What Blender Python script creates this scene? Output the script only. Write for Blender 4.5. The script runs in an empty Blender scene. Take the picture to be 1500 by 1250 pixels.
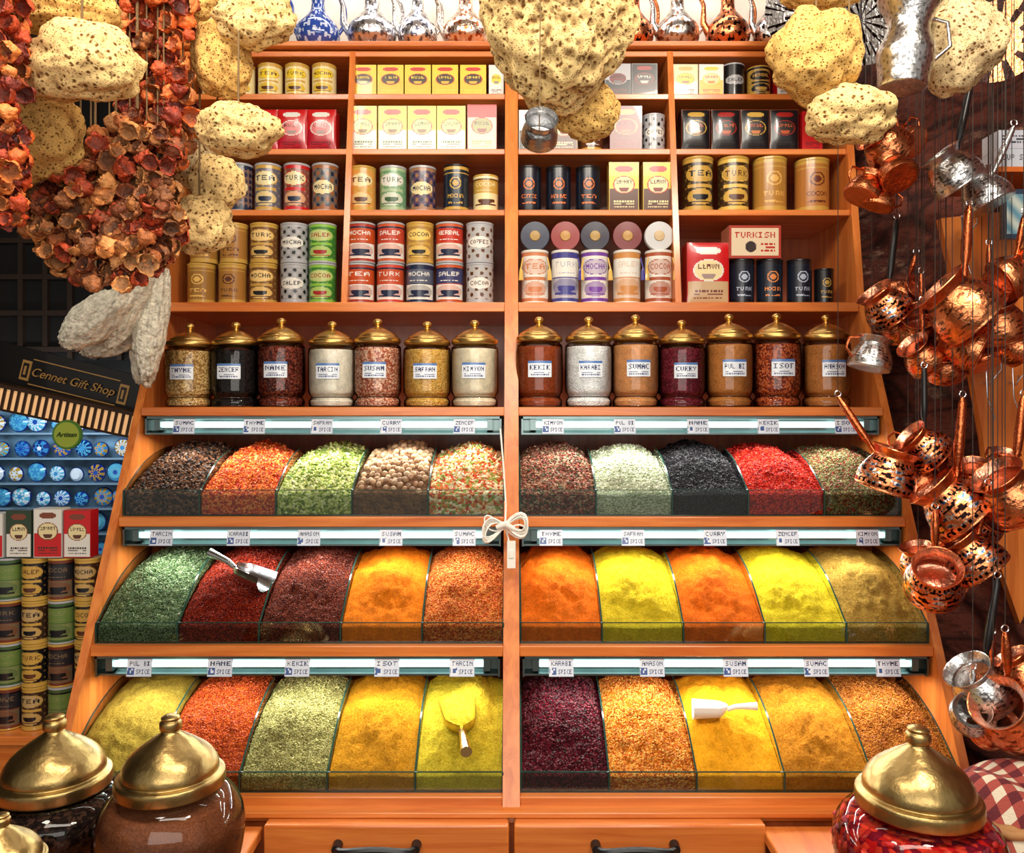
import bpy, bmesh, math, random
import numpy as np
from mathutils import Vector, Matrix, Euler, noise
rng=np.random.default_rng(7); random.seed(7)
F=1200.0; CX=750.0; HY=600.0; EYE=1.6
def pt(u,v,d): return np.array(((u-CX)*d/F, d, EYE+(HY-v)*d/F))
def lin(c):
    c=c/255.0
    return c/12.92 if c<=0.04045 else ((c+0.055)/1.055)**2.4
def C(r,g,b): return (lin(r),lin(g),lin(b))
def mixc(a,b,t): return tuple(a[i]*(1-t)+b[i]*t for i in range(3))
def hsh(u,v,s,nu=22,nv=26): return ((int(u*nu)*7919+int(v*nv)*104729+s*3571+int(u*nu)*int(v*nv)*31)%97)/97.0
FONT={'A':'69F99','B':'E9E9E','C':'78887','D':'E999E','E':'F8E8F','F':'F8E88','G':'78B97','H':'99F99','I':'E444E','K':'9ACA9','L':'8888F','M':'9FF99','N':'9DB99','O':'69996','P':'E9E88','R':'E9EA9','S':'7861E','T':'F4444','U':'99996','V':'99966','Y':'99644','Z':'F124F',' ':'00000'}
def word(u,v,t,u0,u1,v0,v1):
    if not(u0<u<u1 and v0<v<v1): return False
    n=5*len(t)-1;i=int((u-u0)/(u1-u0)*n);r=min(4,int((v1-v)/(v1-v0)*5))
    if i%5==4: return False
    return bool((int(FONT[t[i//5]][r],16)>>(3-i%5))&1)
def tlines(u,v,s,u0,u1,v0,v1,k):
    if not(u0<u<u1 and v0<v<v1): return False
    q=(v-v0)/(v1-v0)*k
    return (q%1)<.55 and hsh(u,int(q)/k+.01,s,40,k)>.28
# ---------------------------------------------------------------- mesh builder
class MB:
    def __init__(s): s.V=[];s.L=[];s.T=[];s.C=[];s.M=[];s.n=0
    def add(s,V,F,col=(1,1,1),mat=0):
        V=np.asarray(V,float).reshape(-1,3); F=np.asarray(F,int)
        s.V.append(V); s.L.append((F+s.n).ravel()); s.T.append(np.full(len(F),F.shape[1]))
        col=np.asarray(col,float)
        if col.ndim==1: col=np.tile(col,(len(F),1))
        s.C.append(col); s.M.append(np.full(len(F),mat)); s.n+=len(V)
    def obj(s,name,mats,parent=None,angle=35,bevel=0,origin=None):
        V=np.concatenate(s.V);L=np.concatenate(s.L);T=np.concatenate(s.T);Cc=np.concatenate(s.C);M=np.concatenate(s.M)
        if origin is None:
            lo=V.min(0);hi=V.max(0);origin=np.array([(lo[0]+hi[0])/2,(lo[1]+hi[1])/2,lo[2]])
        origin=np.asarray(origin,float)
        me=bpy.data.meshes.new(name)
        me.vertices.add(len(V));me.vertices.foreach_set('co',(V-origin).astype(np.float32).ravel())
        me.loops.add(len(L));me.loops.foreach_set('vertex_index',L.astype(np.int32))
        me.polygons.add(len(T));st=np.concatenate([[0],np.cumsum(T)[:-1]])
        me.polygons.foreach_set('loop_start',st.astype(np.int32))
        me.polygons.foreach_set('loop_total',T.astype(np.int32))
        me.polygons.foreach_set('material_index',M.astype(np.int32))
        me.polygons.foreach_set('use_smooth',np.ones(len(T),bool))
        me.update(calc_edges=True)
        a=me.attributes.new('Col','FLOAT_COLOR','CORNER')
        cc=np.repeat(Cc,T,axis=0);cc=np.concatenate([cc,np.ones((len(cc),1))],1)
        a.data.foreach_set('color',cc.astype(np.float32).ravel())
        me.validate()
        if angle is not None: me.set_sharp_from_angle(angle=math.radians(angle))
        for m in mats: me.materials.append(m)
        o=bpy.data.objects.new(name,me); o.location=origin
        bpy.context.collection.objects.link(o)
        if parent is not None: 
            o.parent=parent; o.location=origin-np.array(parent.location)
        if bevel>0:
            b=o.modifiers.new('bev','BEVEL');b.width=bevel;b.segments=2;b.limit_method='ANGLE'
        return o
def empty(name,loc=(0,0,0)):
    e=bpy.data.objects.new(name,None);e.location=loc;bpy.context.collection.objects.link(e);return e
BF=np.array([[0,3,2,1],[4,5,6,7],[0,1,5,4],[1,2,6,5],[2,3,7,6],[3,0,4,7]])
def box(mb,x0,x1,y0,y1,z0,z1,col=(1,1,1),mat=0,M=None):
    V=np.array([[x0,y0,z0],[x1,y0,z0],[x1,y1,z0],[x0,y1,z0],[x0,y0,z1],[x1,y0,z1],[x1,y1,z1],[x0,y1,z1]],float)
    if M is not None: V=V@M[0].T+M[1]
    mb.add(V,BF,col,mat)
def rot(rx=0,ry=0,rz=0): return np.array(Euler((math.radians(rx),math.radians(ry),math.radians(rz))).to_matrix())
def dens(prof,n):
    prof=np.array(prof,float);s=np.concatenate([[0],np.cumsum(np.hypot(*np.diff(prof,axis=0).T))])
    t=np.unique(np.concatenate([np.linspace(0,s[-1],n),s]))
    return np.stack([np.interp(t,s,prof[:,0]),np.interp(t,s,prof[:,1])],1)
def smoothprof(prof,n):
    prof=np.array(prof,float);k=len(prof);out=[]
    P=np.concatenate([[2*prof[0]-prof[1]],prof,[2*prof[-1]-prof[-2]]])
    for i in range(k-1):
        for t in np.linspace(0,1,n,endpoint=False):
            p0,p1,p2,p3=P[i:i+4]
            out.append(.5*((2*p1)+(-p0+p2)*t+(2*p0-5*p1+4*p2-p3)*t*t+(-p0+3*p1-3*p2+p3)*t**3))
    out.append(prof[-1]);out=np.array(out);out[:,0]=np.maximum(out[:,0],0.0);return out
def lathe(mb,prof,n=32,o=(0,0,0),R=None,mat=0,col=(1,1,1),fn=None):
    prof=np.array(prof,float);m=len(prof)
    a=np.arange(n)*2*math.pi/n-math.pi
    V=np.stack([np.outer(prof[:,0],np.cos(a)),np.outer(prof[:,0],np.sin(a)),np.repeat(prof[:,1][:,None],n,1)],2).reshape(-1,3)
    if R is not None: V=V@R.T
    V=V+np.asarray(o)
    i,j=np.meshgrid(np.arange(m-1),np.arange(n),indexing='ij');j2=(j+1)%n
    Fc=np.stack([i*n+j,i*n+j2,(i+1)*n+j2,(i+1)*n+j],2).reshape(-1,4)
    if fn:
        z0,z1=prof[:,1].min(),prof[:,1].max();cols=[]
        for ii in range(m-1):
            t=((prof[ii,1]+prof[ii+1,1])/2-z0)/(z1-z0+1e-9)
            for jj in range(n): cols.append(fn((jj+.5)/n,t))
        col=np.array(cols)
    mb.add(V,Fc,col,mat)
def tube(mb,pts,rad,n=10,mat=0,col=(1,1,1),cap=True):
    P=np.array(pts,float);m=len(P)
    rad=np.full(m,rad) if np.isscalar(rad) else np.array(rad,float)
    T=np.gradient(P,axis=0);T/=np.linalg.norm(T,axis=1)[:,None]+1e-12
    up=np.array([0,0,1.]) if abs(T[0][2])<.9 else np.array([1.,0,0])
    V=[]
    a=np.arange(n)*2*math.pi/n
    u=np.cross(T[0],up);u/=np.linalg.norm(u)
    for i in range(m):
        u=u-T[i]*np.dot(u,T[i]);u/=np.linalg.norm(u)+1e-12
        w=np.cross(T[i],u)
        V.append(P[i]+rad[i]*(np.outer(np.cos(a),u)+np.outer(np.sin(a),w)))
    V=np.concatenate(V)
    i,j=np.meshgrid(np.arange(m-1),np.arange(n),indexing='ij');j2=(j+1)%n
    mb.add(V,np.stack([i*n+j,i*n+j2,(i+1)*n+j2,(i+1)*n+j],2).reshape(-1,4),col,mat)
    if cap:
        mb.add(V[:n],[list(range(n))[::-1]],col,mat);mb.add(V[-n:],[list(range(n))],col,mat)
def grid(mb,Vg,mat=0,col=(1,1,1)):
    m,n=Vg.shape[:2]
    i,j=np.meshgrid(np.arange(m-1),np.arange(n-1),indexing='ij')
    mb.add(Vg.reshape(-1,3),np.stack([i*n+j,i*n+j+1,(i+1)*n+j+1,(i+1)*n+j],2).reshape(-1,4),col,mat)
def extr(mb,poly,x0,x1,mat=0,col=(1,1,1)):
    k=len(poly);V=[(x0,p[0],p[1]) for p in poly]+[(x1,p[0],p[1]) for p in poly]
    mb.add(V[:k],[list(range(k))],col,mat);mb.add(V[k:],[list(range(k))[::-1]],col,mat)
    mb.add(V,[[i,i+k,(i+1)%k+k,(i+1)%k] for i in range(k)],col,mat)
_ico={}
def ico(s):
    if s not in _ico:
        bm=bmesh.new();bmesh.ops.create_icosphere(bm,subdivisions=s,radius=1)
        V=np.array([v.co[:] for v in bm.verts]);Fc=np.array([[v.index for v in f.verts] for f in bm.faces]);bm.free()
        _ico[s]=(V/np.linalg.norm(V,axis=1)[:,None],Fc)
    return _ico[s]
def nz(V,sc,off=0):
    return np.array([noise.noise(Vector((p[0]*sc+off,p[1]*sc-off*.7,p[2]*sc+off*.3))) for p in V])
# ---------------------------------------------------------------- materials
def newmat(name):
    m=bpy.data.materials.new(name);m.use_nodes=True;nt=m.node_tree;b=nt.nodes['Principled BSDF'];return m,nt,b
def N(nt,t,**k):
    n=nt.nodes.new(t)
    for a,v in k.items():
        if a in n.inputs.keys(): n.inputs[a].default_value=v
        else: setattr(n,a,v)
    return n
def ramp(nt,stops,interp='LINEAR'):
    r=nt.nodes.new('ShaderNodeValToRGB');r.color_ramp.interpolation=interp
    e=r.color_ramp.elements
    while len(e)<len(stops): e.new(.5)
    for i,(p,c) in enumerate(stops): e[i].position=p;e[i].color=(*c[:3],1)
    return r
def attr_mat(name,rough=.4,metal=0,bump=0,bscale=60,coat=0,var=0,vscale=30,vor=False,dist=.01):
    m,nt,b=newmat(name);a=N(nt,'ShaderNodeAttribute');a.attribute_name='Col'
    b.inputs['Roughness'].default_value=rough;b.inputs['Metallic'].default_value=metal
    b.inputs['Coat Weight'].default_value=coat
    tc=N(nt,'ShaderNodeTexCoord');src=a.outputs['Color']
    if var>0:
        n=N(nt,'ShaderNodeTexNoise',Scale=vscale,Detail=6.0);nt.links.new(tc.outputs['Object'],n.inputs['Vector'])
        mr=N(nt,'ShaderNodeMapRange');mr.inputs['From Min'].default_value=.3;mr.inputs['From Max'].default_value=.7
        mr.inputs['To Min'].default_value=1-var;mr.inputs['To Max'].default_value=1+var
        nt.links.new(n.outputs['Fac'],mr.inputs['Value'])
        mx=N(nt,'ShaderNodeVectorMath',operation='SCALE');nt.links.new(src,mx.inputs[0]);nt.links.new(mr.outputs[0],mx.inputs['Scale'])
        src=mx.outputs[0]
    nt.links.new(src,b.inputs['Base Color'])
    if bump>0:
        if vor: n=N(nt,'ShaderNodeTexVoronoi',Scale=bscale);o=n.outputs['Distance']
        else: n=N(nt,'ShaderNodeTexNoise',Scale=bscale,Detail=5.0);o=n.outputs['Fac']
        nt.links.new(tc.outputs['Object'],n.inputs['Vector'])
        bp=N(nt,'ShaderNodeBump',Strength=bump,Distance=dist);nt.links.new(o,bp.inputs['Height']);nt.links.new(bp.outputs[0],b.inputs['Normal'])
    return m
def sponge_material(name,pscale,porecol):
    m,nt,b=newmat(name);a=N(nt,'ShaderNodeAttribute');a.attribute_name='Col';tc=N(nt,'ShaderNodeTexCoord')
    wn=N(nt,'ShaderNodeTexNoise',Scale=25.0,Detail=3.0);nt.links.new(tc.outputs['Object'],wn.inputs['Vector'])
    mxv=N(nt,'ShaderNodeVectorMath',operation='MULTIPLY_ADD');nt.links.new(wn.outputs['Color'],mxv.inputs[0]);mxv.inputs[1].default_value=(.02,.02,.02);nt.links.new(tc.outputs['Object'],mxv.inputs[2])
    v=N(nt,'ShaderNodeTexVoronoi',Scale=float(pscale));nt.links.new(mxv.outputs[0],v.inputs['Vector'])
    v2=N(nt,'ShaderNodeTexVoronoi',Scale=float(pscale*2.6));nt.links.new(mxv.outputs[0],v2.inputs['Vector'])
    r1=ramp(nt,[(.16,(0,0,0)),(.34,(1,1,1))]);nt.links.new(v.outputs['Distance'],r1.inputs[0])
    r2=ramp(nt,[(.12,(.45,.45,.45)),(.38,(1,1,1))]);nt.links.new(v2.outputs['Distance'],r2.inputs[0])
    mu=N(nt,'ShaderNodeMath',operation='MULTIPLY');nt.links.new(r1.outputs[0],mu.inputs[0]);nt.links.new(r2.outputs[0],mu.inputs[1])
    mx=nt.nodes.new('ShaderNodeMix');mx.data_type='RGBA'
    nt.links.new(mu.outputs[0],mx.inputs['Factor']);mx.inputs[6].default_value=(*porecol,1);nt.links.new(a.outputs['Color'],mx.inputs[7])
    nt.links.new(mx.outputs[2],b.inputs['Base Color']);b.inputs['Roughness'].default_value=.92;b.inputs['Specular IOR Level'].default_value=.15
    bp=N(nt,'ShaderNodeBump',Strength=.7,Distance=.005);nt.links.new(mu.outputs[0],bp.inputs['Height']);nt.links.new(bp.outputs[0],b.inputs['Normal'])
    return m
def wood(name,c1,c2,axis,rough=.3):
    m,nt,b=newmat(name);tc=N(nt,'ShaderNodeTexCoord');mp=N(nt,'ShaderNodeMapping')
    s=[14,14,14];s[axis]=.9;mp.inputs['Scale'].default_value=s
    n=N(nt,'ShaderNodeTexNoise',Scale=2.2,Detail=8.0,Roughness=.6,Distortion=.6)
    nt.links.new(tc.outputs['Object'],mp.inputs[0]);nt.links.new(mp.outputs[0],n.inputs['Vector'])
    r=ramp(nt,[(.3,c1),(.5,mixc(c1,c2,.5)),(.7,c2)]);nt.links.new(n.outputs['Fac'],r.inputs[0]);nt.links.new(r.outputs[0],b.inputs['Base Color'])
    b.inputs['Roughness'].default_value=rough;b.inputs['Coat Weight'].default_value=.3;b.inputs['Coat Roughness'].default_value=.15
    bp=N(nt,'ShaderNodeBump',Strength=.08,Distance=.01);nt.links.new(n.outputs['Fac'],bp.inputs['Height']);nt.links.new(bp.outputs[0],b.inputs['Normal'])
    return m
def spice(name,cs,scale,bump=.6,rough=.9):
    m,nt,b=newmat('spice_'+name);tc=N(nt,'ShaderNodeTexCoord')
    powder=scale>=500
    if powder:
        v=N(nt,'ShaderNodeTexNoise',Scale=float(scale)*.33,Detail=4.0,Roughness=.8);nt.links.new(tc.outputs['Object'],v.inputs['Vector'])
        c0=tuple(x*.66 for x in cs[0]);c9=tuple(min(1,x*1.15) for x in cs[-1])
        r=ramp(nt,[(.32,c0),(.45,cs[0]),(.58,cs[-1]),(.72,c9)]);nt.links.new(v.outputs['Fac'],r.inputs[0])
    else:
        v=N(nt,'ShaderNodeTexVoronoi',Scale=float(scale));nt.links.new(tc.outputs['Object'],v.inputs['Vector'])
        sx=N(nt,'ShaderNodeSeparateColor');nt.links.new(v.outputs['Color'],sx.inputs[0])
        k=len(cs);r=ramp(nt,[((i)/k,c) for i,c in enumerate(cs)],'CONSTANT')
        nt.links.new(sx.outputs[0],r.inputs[0])
    n=N(nt,'ShaderNodeTexNoise',Scale=24.0,Detail=10.0,Roughness=.72);nt.links.new(tc.outputs['Object'],n.inputs['Vector'])
    mr=N(nt,'ShaderNodeMapRange');mr.inputs['From Min'].default_value=.3;mr.inputs['From Max'].default_value=.7;mr.inputs['To Min'].default_value=.72;mr.inputs['To Max'].default_value=1.22
    nt.links.new(n.outputs['Fac'],mr.inputs['Value'])
    mx=N(nt,'ShaderNodeVectorMath',operation='SCALE');nt.links.new(r.outputs[0],mx.inputs[0]);nt.links.new(mr.outputs[0],mx.inputs['Scale'])
    nt.links.new(mx.outputs[0],b.inputs['Base Color']);b.inputs['Roughness'].default_value=rough
    b.inputs['Specular IOR Level'].default_value=.08
    ad=N(nt,'ShaderNodeMath',operation='SUBTRACT' if not powder else 'ADD');nt.links.new(n.outputs['Fac'],ad.inputs[0]);nt.links.new(v.outputs['Distance' if not powder else 'Fac'],ad.inputs[1])
    bp=N(nt,'ShaderNodeBump',Strength=bump,Distance=.012 if not powder else .014);nt.links.new(ad.outputs[0],bp.inputs['Height']);nt.links.new(bp.outputs[0],b.inputs['Normal'])
    return m
def thin_glass(name,tint=(.985,.99,.985),extra=.01,rough=.02):
    m=bpy.data.materials.new(name);m.use_nodes=True;nt=m.node_tree;nt.nodes.clear()
    o=N(nt,'ShaderNodeOutputMaterial');t=N(nt,'ShaderNodeBsdfTransparent');t.inputs[0].default_value=(*tint,1)
    g=N(nt,'ShaderNodeBsdfGlossy');g.inputs['Roughness'].default_value=rough
    f=N(nt,'ShaderNodeFresnel');f.inputs[0].default_value=1.35
    a=N(nt,'ShaderNodeMath',operation='ADD');a.inputs[1].default_value=extra;a.use_clamp=True
    mx=N(nt,'ShaderNodeMixShader')
    nt.links.new(f.outputs[0],a.inputs[0]);nt.links.new(a.outputs[0],mx.inputs[0]);nt.links.new(t.outputs[0],mx.inputs[1]);nt.links.new(g.outputs[0],mx.inputs[2]);nt.links.new(mx.outputs[0],o.inputs[0])
    return m
def emis(name,c,s):
    m,nt,b=newmat(name);b.inputs['Base Color'].default_value=(*c,1);b.inputs['Emission Color'].default_value=(*c,1);b.inputs['Emission Strength'].default_value=s;return m
def plain(name,c,rough=.5,metal=0,bump=0,bs=50,var=.15,vs=8):
    m,nt,b=newmat(name);tc=N(nt,'ShaderNodeTexCoord');n=N(nt,'ShaderNodeTexNoise',Scale=float(vs),Detail=6.0)
    nt.links.new(tc.outputs['Object'],n.inputs['Vector'])
    r=ramp(nt,[(.3,tuple(x*(1-var) for x in c)),(.7,tuple(min(1,x*(1+var)) for x in c))]);nt.links.new(n.outputs['Fac'],r.inputs[0]);nt.links.new(r.outputs[0],b.inputs['Base Color'])
    b.inputs['Roughness'].default_value=rough;b.inputs['Metallic'].default_value=metal
    if bump>0:
        n2=N(nt,'ShaderNodeTexNoise',Scale=float(bs),Detail=6.0);nt.links.new(tc.outputs['Object'],n2.inputs['Vector'])
        bp=N(nt,'ShaderNodeBump',Strength=bump,Distance=.01);nt.links.new(n2.outputs['Fac'],bp.inputs['Height']);nt.links.new(bp.outputs[0],b.inputs['Normal'])
    return m
WC1=C(190,94,34);WC2=C(228,138,64)
wood_h=wood('cherry_wood_horizontal',WC1,WC2,0);wood_v=wood('cherry_wood_vertical',WC1,WC2,2)
wood_y=wood('cherry_wood_depth',C(186,90,34),C(222,130,58),1)
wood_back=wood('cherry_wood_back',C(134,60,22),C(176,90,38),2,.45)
wood_dark=wood('dark_wood',C(14,10,9),C(34,24,18),0,.5)
print_m=attr_mat('printed_label',.28,0,coat=.3)
metal_m=attr_mat('engraved_metal',.26,1,bump=.25,bscale=90,var=.2,vscale=50)
brass=plain('brass',C(206,170,100),.3,1,bump=.12,bs=35,var=.2,vs=12)
brass_old=plain('aged_brass',C(176,150,96),.33,1,bump=.35,bs=22,var=.35,vs=14)
steel=plain('steel',C(205,205,208),.2,1,bump=.05,bs=40)
alu=plain('aluminium',C(120,138,138),.3,1)
black_p=plain('black_plastic',C(18,17,18),.35)
white_p=plain('white_plastic',C(235,232,222),.35,var=.04)
glass=thin_glass('clear_glass');glass_tray=thin_glass('tray_glass',(.93,.97,.95),.02)
glass_edge=plain('glass_edge',C(28,58,50),.15,var=.3)
led=emis('led_light',(.78,1.0,.95),4.0)
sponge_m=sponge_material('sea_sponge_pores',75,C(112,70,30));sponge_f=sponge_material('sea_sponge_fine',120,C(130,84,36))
dried_m=attr_mat('dried_pepper',.55,0,bump=.9,bscale=95,var=.4,vscale=70)
cloth_m=attr_mat('woven_cloth',.9,0,bump=.5,bscale=200)
seed_m=attr_mat('seed_grains',.6,0,bump=.3,bscale=150,var=.2,vscale=90)
twine=plain('twine',C(120,95,60),.9)
cord_m=plain('dark_cord',C(46,34,28),.8)
# ---------------------------------------------------------------- room
mb=MB();box(mb,-5.5,3,-1.5,6.2,-.1,0);mb.obj('floor',[plain('floor_tiles',C(90,70,55),.5,vs=3)])
mb=MB();box(mb,-5.5,3,-.5,6.2,3.75,3.85);mb.obj('ceiling',[plain('ceiling_plaster',C(120,95,70),.9)])
mb=MB();box(mb,-1.32,2.2,3.56,3.68,0,3.75);mb.obj('wall_back',[plain('wall_plaster',C(225,215,200),.8,bump=.2)])
mb=MB();box(mb,-5.5,-1.32,5.6,5.7,0,3.75);mb.obj('wall_far',[wood_dark])
mb=MB();box(mb,-5.5,-5.4,-.5,5.6,0,3.75);mb.obj('wall_left',[plain('wall_left_plaster',C(70,55,45),.8)])
m,nt,b=newmat('old_stone');tc=N(nt,'ShaderNodeTexCoord');mp=N(nt,'ShaderNodeMapping');mp.inputs['Scale'].default_value=(.8,.35,1.25)
nt.links.new(tc.outputs['Object'],mp.inputs[0])
n=N(nt,'ShaderNodeTexNoise',Scale=9.0,Detail=14.0,Roughness=.8);nt.links.new(mp.outputs[0],n.inputs['Vector'])
v=N(nt,'ShaderNodeTexVoronoi',Scale=7.0);v.feature='DISTANCE_TO_EDGE';nt.links.new(mp.outputs[0],v.inputs['Vector'])
r=ramp(nt,[(.32,C(40,16,14)),(.42,C(108,48,36)),(.50,C(168,88,66)),(.57,C(96,44,38)),(.66,C(214,160,132))]);nt.links.new(n.outputs['Fac'],r.inputs[0])
rv=ramp(nt,[(.0,(.25,.2,.2)),(.09,(1,1,1))]);nt.links.new(v.outputs['Distance'],rv.inputs[0])
mm_=N(nt,'ShaderNodeVectorMath',operation='MULTIPLY');nt.links.new(r.outputs[0],mm_.inputs[0]);nt.links.new(rv.outputs[0],mm_.inputs[1]);nt.links.new(mm_.outputs[0],b.inputs['Base Color'])
b.inputs['Roughness'].default_value=.6;bp=N(nt,'ShaderNodeBump',Strength=1.0,Distance=.05);nt.links.new(n.outputs['Fac'],bp.inputs['Height']);nt.links.new(bp.outputs[0],b.inputs['Normal'])
mb=MB();S,Tt=np.meshgrid(np.linspace(0,1,150),np.linspace(0,1,150),indexing='ij')
G=np.stack([1.34+S*1.0,3.5-S*2.6,Tt*3.74],2);Gs=G.reshape(-1,3)*[1,.4,1];gn=nz(Gs,4.0)*.08+nz(Gs,11.0)*.05
G[:,:,0]+=gn.reshape(S.shape);grid(mb,G[::-1]);mb.obj('wall_right',[m],angle=None)
# ---------------------------------------------------------------- cabinet
W=1.26
def fd(z): return 3.0+(z-2.01)*(.1546 if z>2.01 else .4855)
SH=[2.98,2.805,2.584,2.345,1.99]
cab=empty('spice_display_cabinet',(0,3.2,0))
prof=[(fd(3.0)-.01,3.0),(fd(2.01)-.01,2.01),(fd(.5)-.01,.5),(2.24,.47),(2.24,0),(3.52,0),(3.52,3.0)]
mb=MB()
for x0,x1 in((-W-.026,-W),(W,W+.026),(-.026,.022)):extr(mb,prof,x0,x1)
for xc in(-.6125,.6075):
    extr(mb,[(fd(2.98),2.98),(fd(1.98),1.98),(3.48,1.98),(3.48,2.98)],xc-.011,xc+.011)
mb.obj('uprights',[wood_v],cab,bevel=.003)
mb=MB();box(mb,-W,W,3.48,3.52,0,3.0);mb.obj('back_panel',[wood_back],cab)
mb=MB()
for z in SH[:4]:
    box(mb,-W,-.026,fd(z)+.002,3.48,z-.022,z);box(mb,.022,W,fd(z)+.002,3.48,z-.022,z)
box(mb,-W-.03,W+.03,fd(2.98)-.03,3.5,2.985,3.005)
box(mb,-W,-.026,fd(1.99)-.015,3.48,1.955,1.99);box(mb,.022,W,fd(1.99)-.015,3.48,1.955,1.99)
ROW=[(2.634,1.2555,.083,1.461),(2.458,.893,.062,1.119),(2.280,.5265,.056,.735)]
for a,b2 in((-W,-.026),(.022,W)):
    box(mb,a,b2,2.78,3.48,1.578,1.608)
    for d,z,gh,zb in ROW: box(mb,a,b2,d-.012,3.48,z-.032,z)
box(mb,-W-.03,W+.03,2.225,2.32,.488,.503);box(mb,-W-.02,W+.02,2.245,3.4,.47,.487)
mb.obj('shelves',[wood_h],cab,bevel=.003)
mb=MB();box(mb,-W,W,2.24,2.3,.0,.47);mb.obj('base_panel',[wood_back],cab)
mb=MB()
for a,b2 in((-.665,-.008),(.006,.68)): box(mb,a,b2,2.19,2.238,.15,.487)
mb.obj('drawer_fronts',[wood_h],cab,bevel=.006)
mb=MB()
for xc in(-.36,.328):
    A=np.linspace(-1,1,15)
    tube(mb,[(xc+t*.105,2.165-.028*math.sqrt(max(0,1-t**4)),.437+.012*(1-t*t)) for t in A],.009,8)
    for s in(-1,1): tube(mb,[(xc+s*.105,2.192,.437),(xc+s*.105,2.16,.437)],[.014,.012],10)
mb.obj('drawer_handles',[black_p],cab)
NAMES=['SUMAC','THYME','SAFRAN','CURRY','ZENCEFIL','KIMYON','PUL BIBER','NANE','KEKIK','ISOT','TARCIN','KARABIBER','ANASON','SUSAM']
NAMES=[n_ for n_ in NAMES if all(ch in FONT for ch in n_)]
def tag_fn(seed):
    wd=NAMES[seed%len(NAMES)][:6]
    def f(u,v):
        if u<.03 or u>.97 or v<.05 or v>.95: return C(190,200,215)
        if word(u,v,wd,.1,.92,.58,.86): return C(30,40,80)
        if u<.3: return C(60,90,150) if hsh(u,v,seed,16,9)>.35 and .12<v<.5 else C(225,232,242)
        if word(u,v,'SPICE',.38,.92,.14,.42): return C(50,60,100)
        return C(215,224,238)
    return f
def cgrid(mb,x0,x1,z0,z1,y,fn,nx,nz_,mat=0,bulge=0,M=None):
    X,Z=np.meshgrid(np.linspace(0,1,nx+1),np.linspace(0,1,nz_+1),indexing='ij')
    G=np.stack([x0+(x1-x0)*X,y-bulge*(1-(2*X-1)**4)*(1-(2*Z-1)**4),z0+(z1-z0)*Z],2)
    cols=np.array([fn((i+.5)/nx,(j+.5)/nz_) for i in range(nx) for j in range(nz_)])
    if M is not None: G=G@M[0].T+M[1]
    mm,nn=G.shape[:2];i,j=np.meshgrid(np.arange(mm-1),np.arange(nn-1),indexing='ij')
    mb.add(G.reshape(-1,3),np.stack([i*nn+j,(i+1)*nn+j,(i+1)*nn+j+1,i*nn+j+1],2).reshape(-1,4),cols,mat)
TAGS=[[(270,373,472,573,680),(810,915,1022,1125,1238)],[(237,350,453,573,680),(807,927,1047,1153,1270)],[(205,323,436,567,677),(822,955,1077,1195,1300)]]
for r,(d,zt) in enumerate(((2.79,1.576),(2.63,1.222),(2.455,.86))):
    for h in(0,1):
        x0,x1=((-W+.01,-.036),(.032,W-.01))[h]
        mb=MB()
        extr(mb,[(d+.05,zt),(d+.0,zt),(d+.0,zt-.008),(d+.035,zt-.012),(d+.035,zt-.048),(d+.012,zt-.056),(d+.012,zt-.062),(d+.05,zt-.058)],x0,x1,0)
        box(mb,x0,x0+.006,d,d+.05,zt-.062,zt,mat=0);box(mb,x1-.006,x1,d,d+.05,zt-.062,zt,mat=0)
        tube(mb,[(x0+.05,d+.02,zt-.028),(x1-.05,d+.02,zt-.028)],.0095,12,1)
        for e in(x0+.03,x1-.05): box(mb,e,e+.02,d+.004,d+.034,zt-.046,zt-.01,mat=0)
        for k,tx in enumerate(TAGS[r][h]):
            xx=(tx-CX)*d/F;w=.037
            R=rot(-12,0,0)
            cgrid(mb,-w,w,-.026,.026,0,tag_fn(r*10+h*5+k),40,20,2,M=(R,np.array([xx,d-.004,zt-.033])))
            cgrid(mb,w,-w,-.026,.026,0,lambda u,v:C(230,230,230),2,2,2,M=(R,np.array([xx,d-.003,zt-.033])))
        mb.obj('led_light_strip',[alu,led,print_m])
        L=bpy.data.lights.new('led','AREA');L.shape='RECTANGLE';L.size=x1-x0-.1;L.size_y=.03;L.energy=4.6;L.color=(.97,1,.93)
        lo=bpy.data.objects.new('led_lamp',L);lo.location=((x0+x1)/2,d+.03,zt-.066);lo.rotation_euler=(math.radians(-12),0,0);bpy.context.collection.objects.link(lo)
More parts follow.
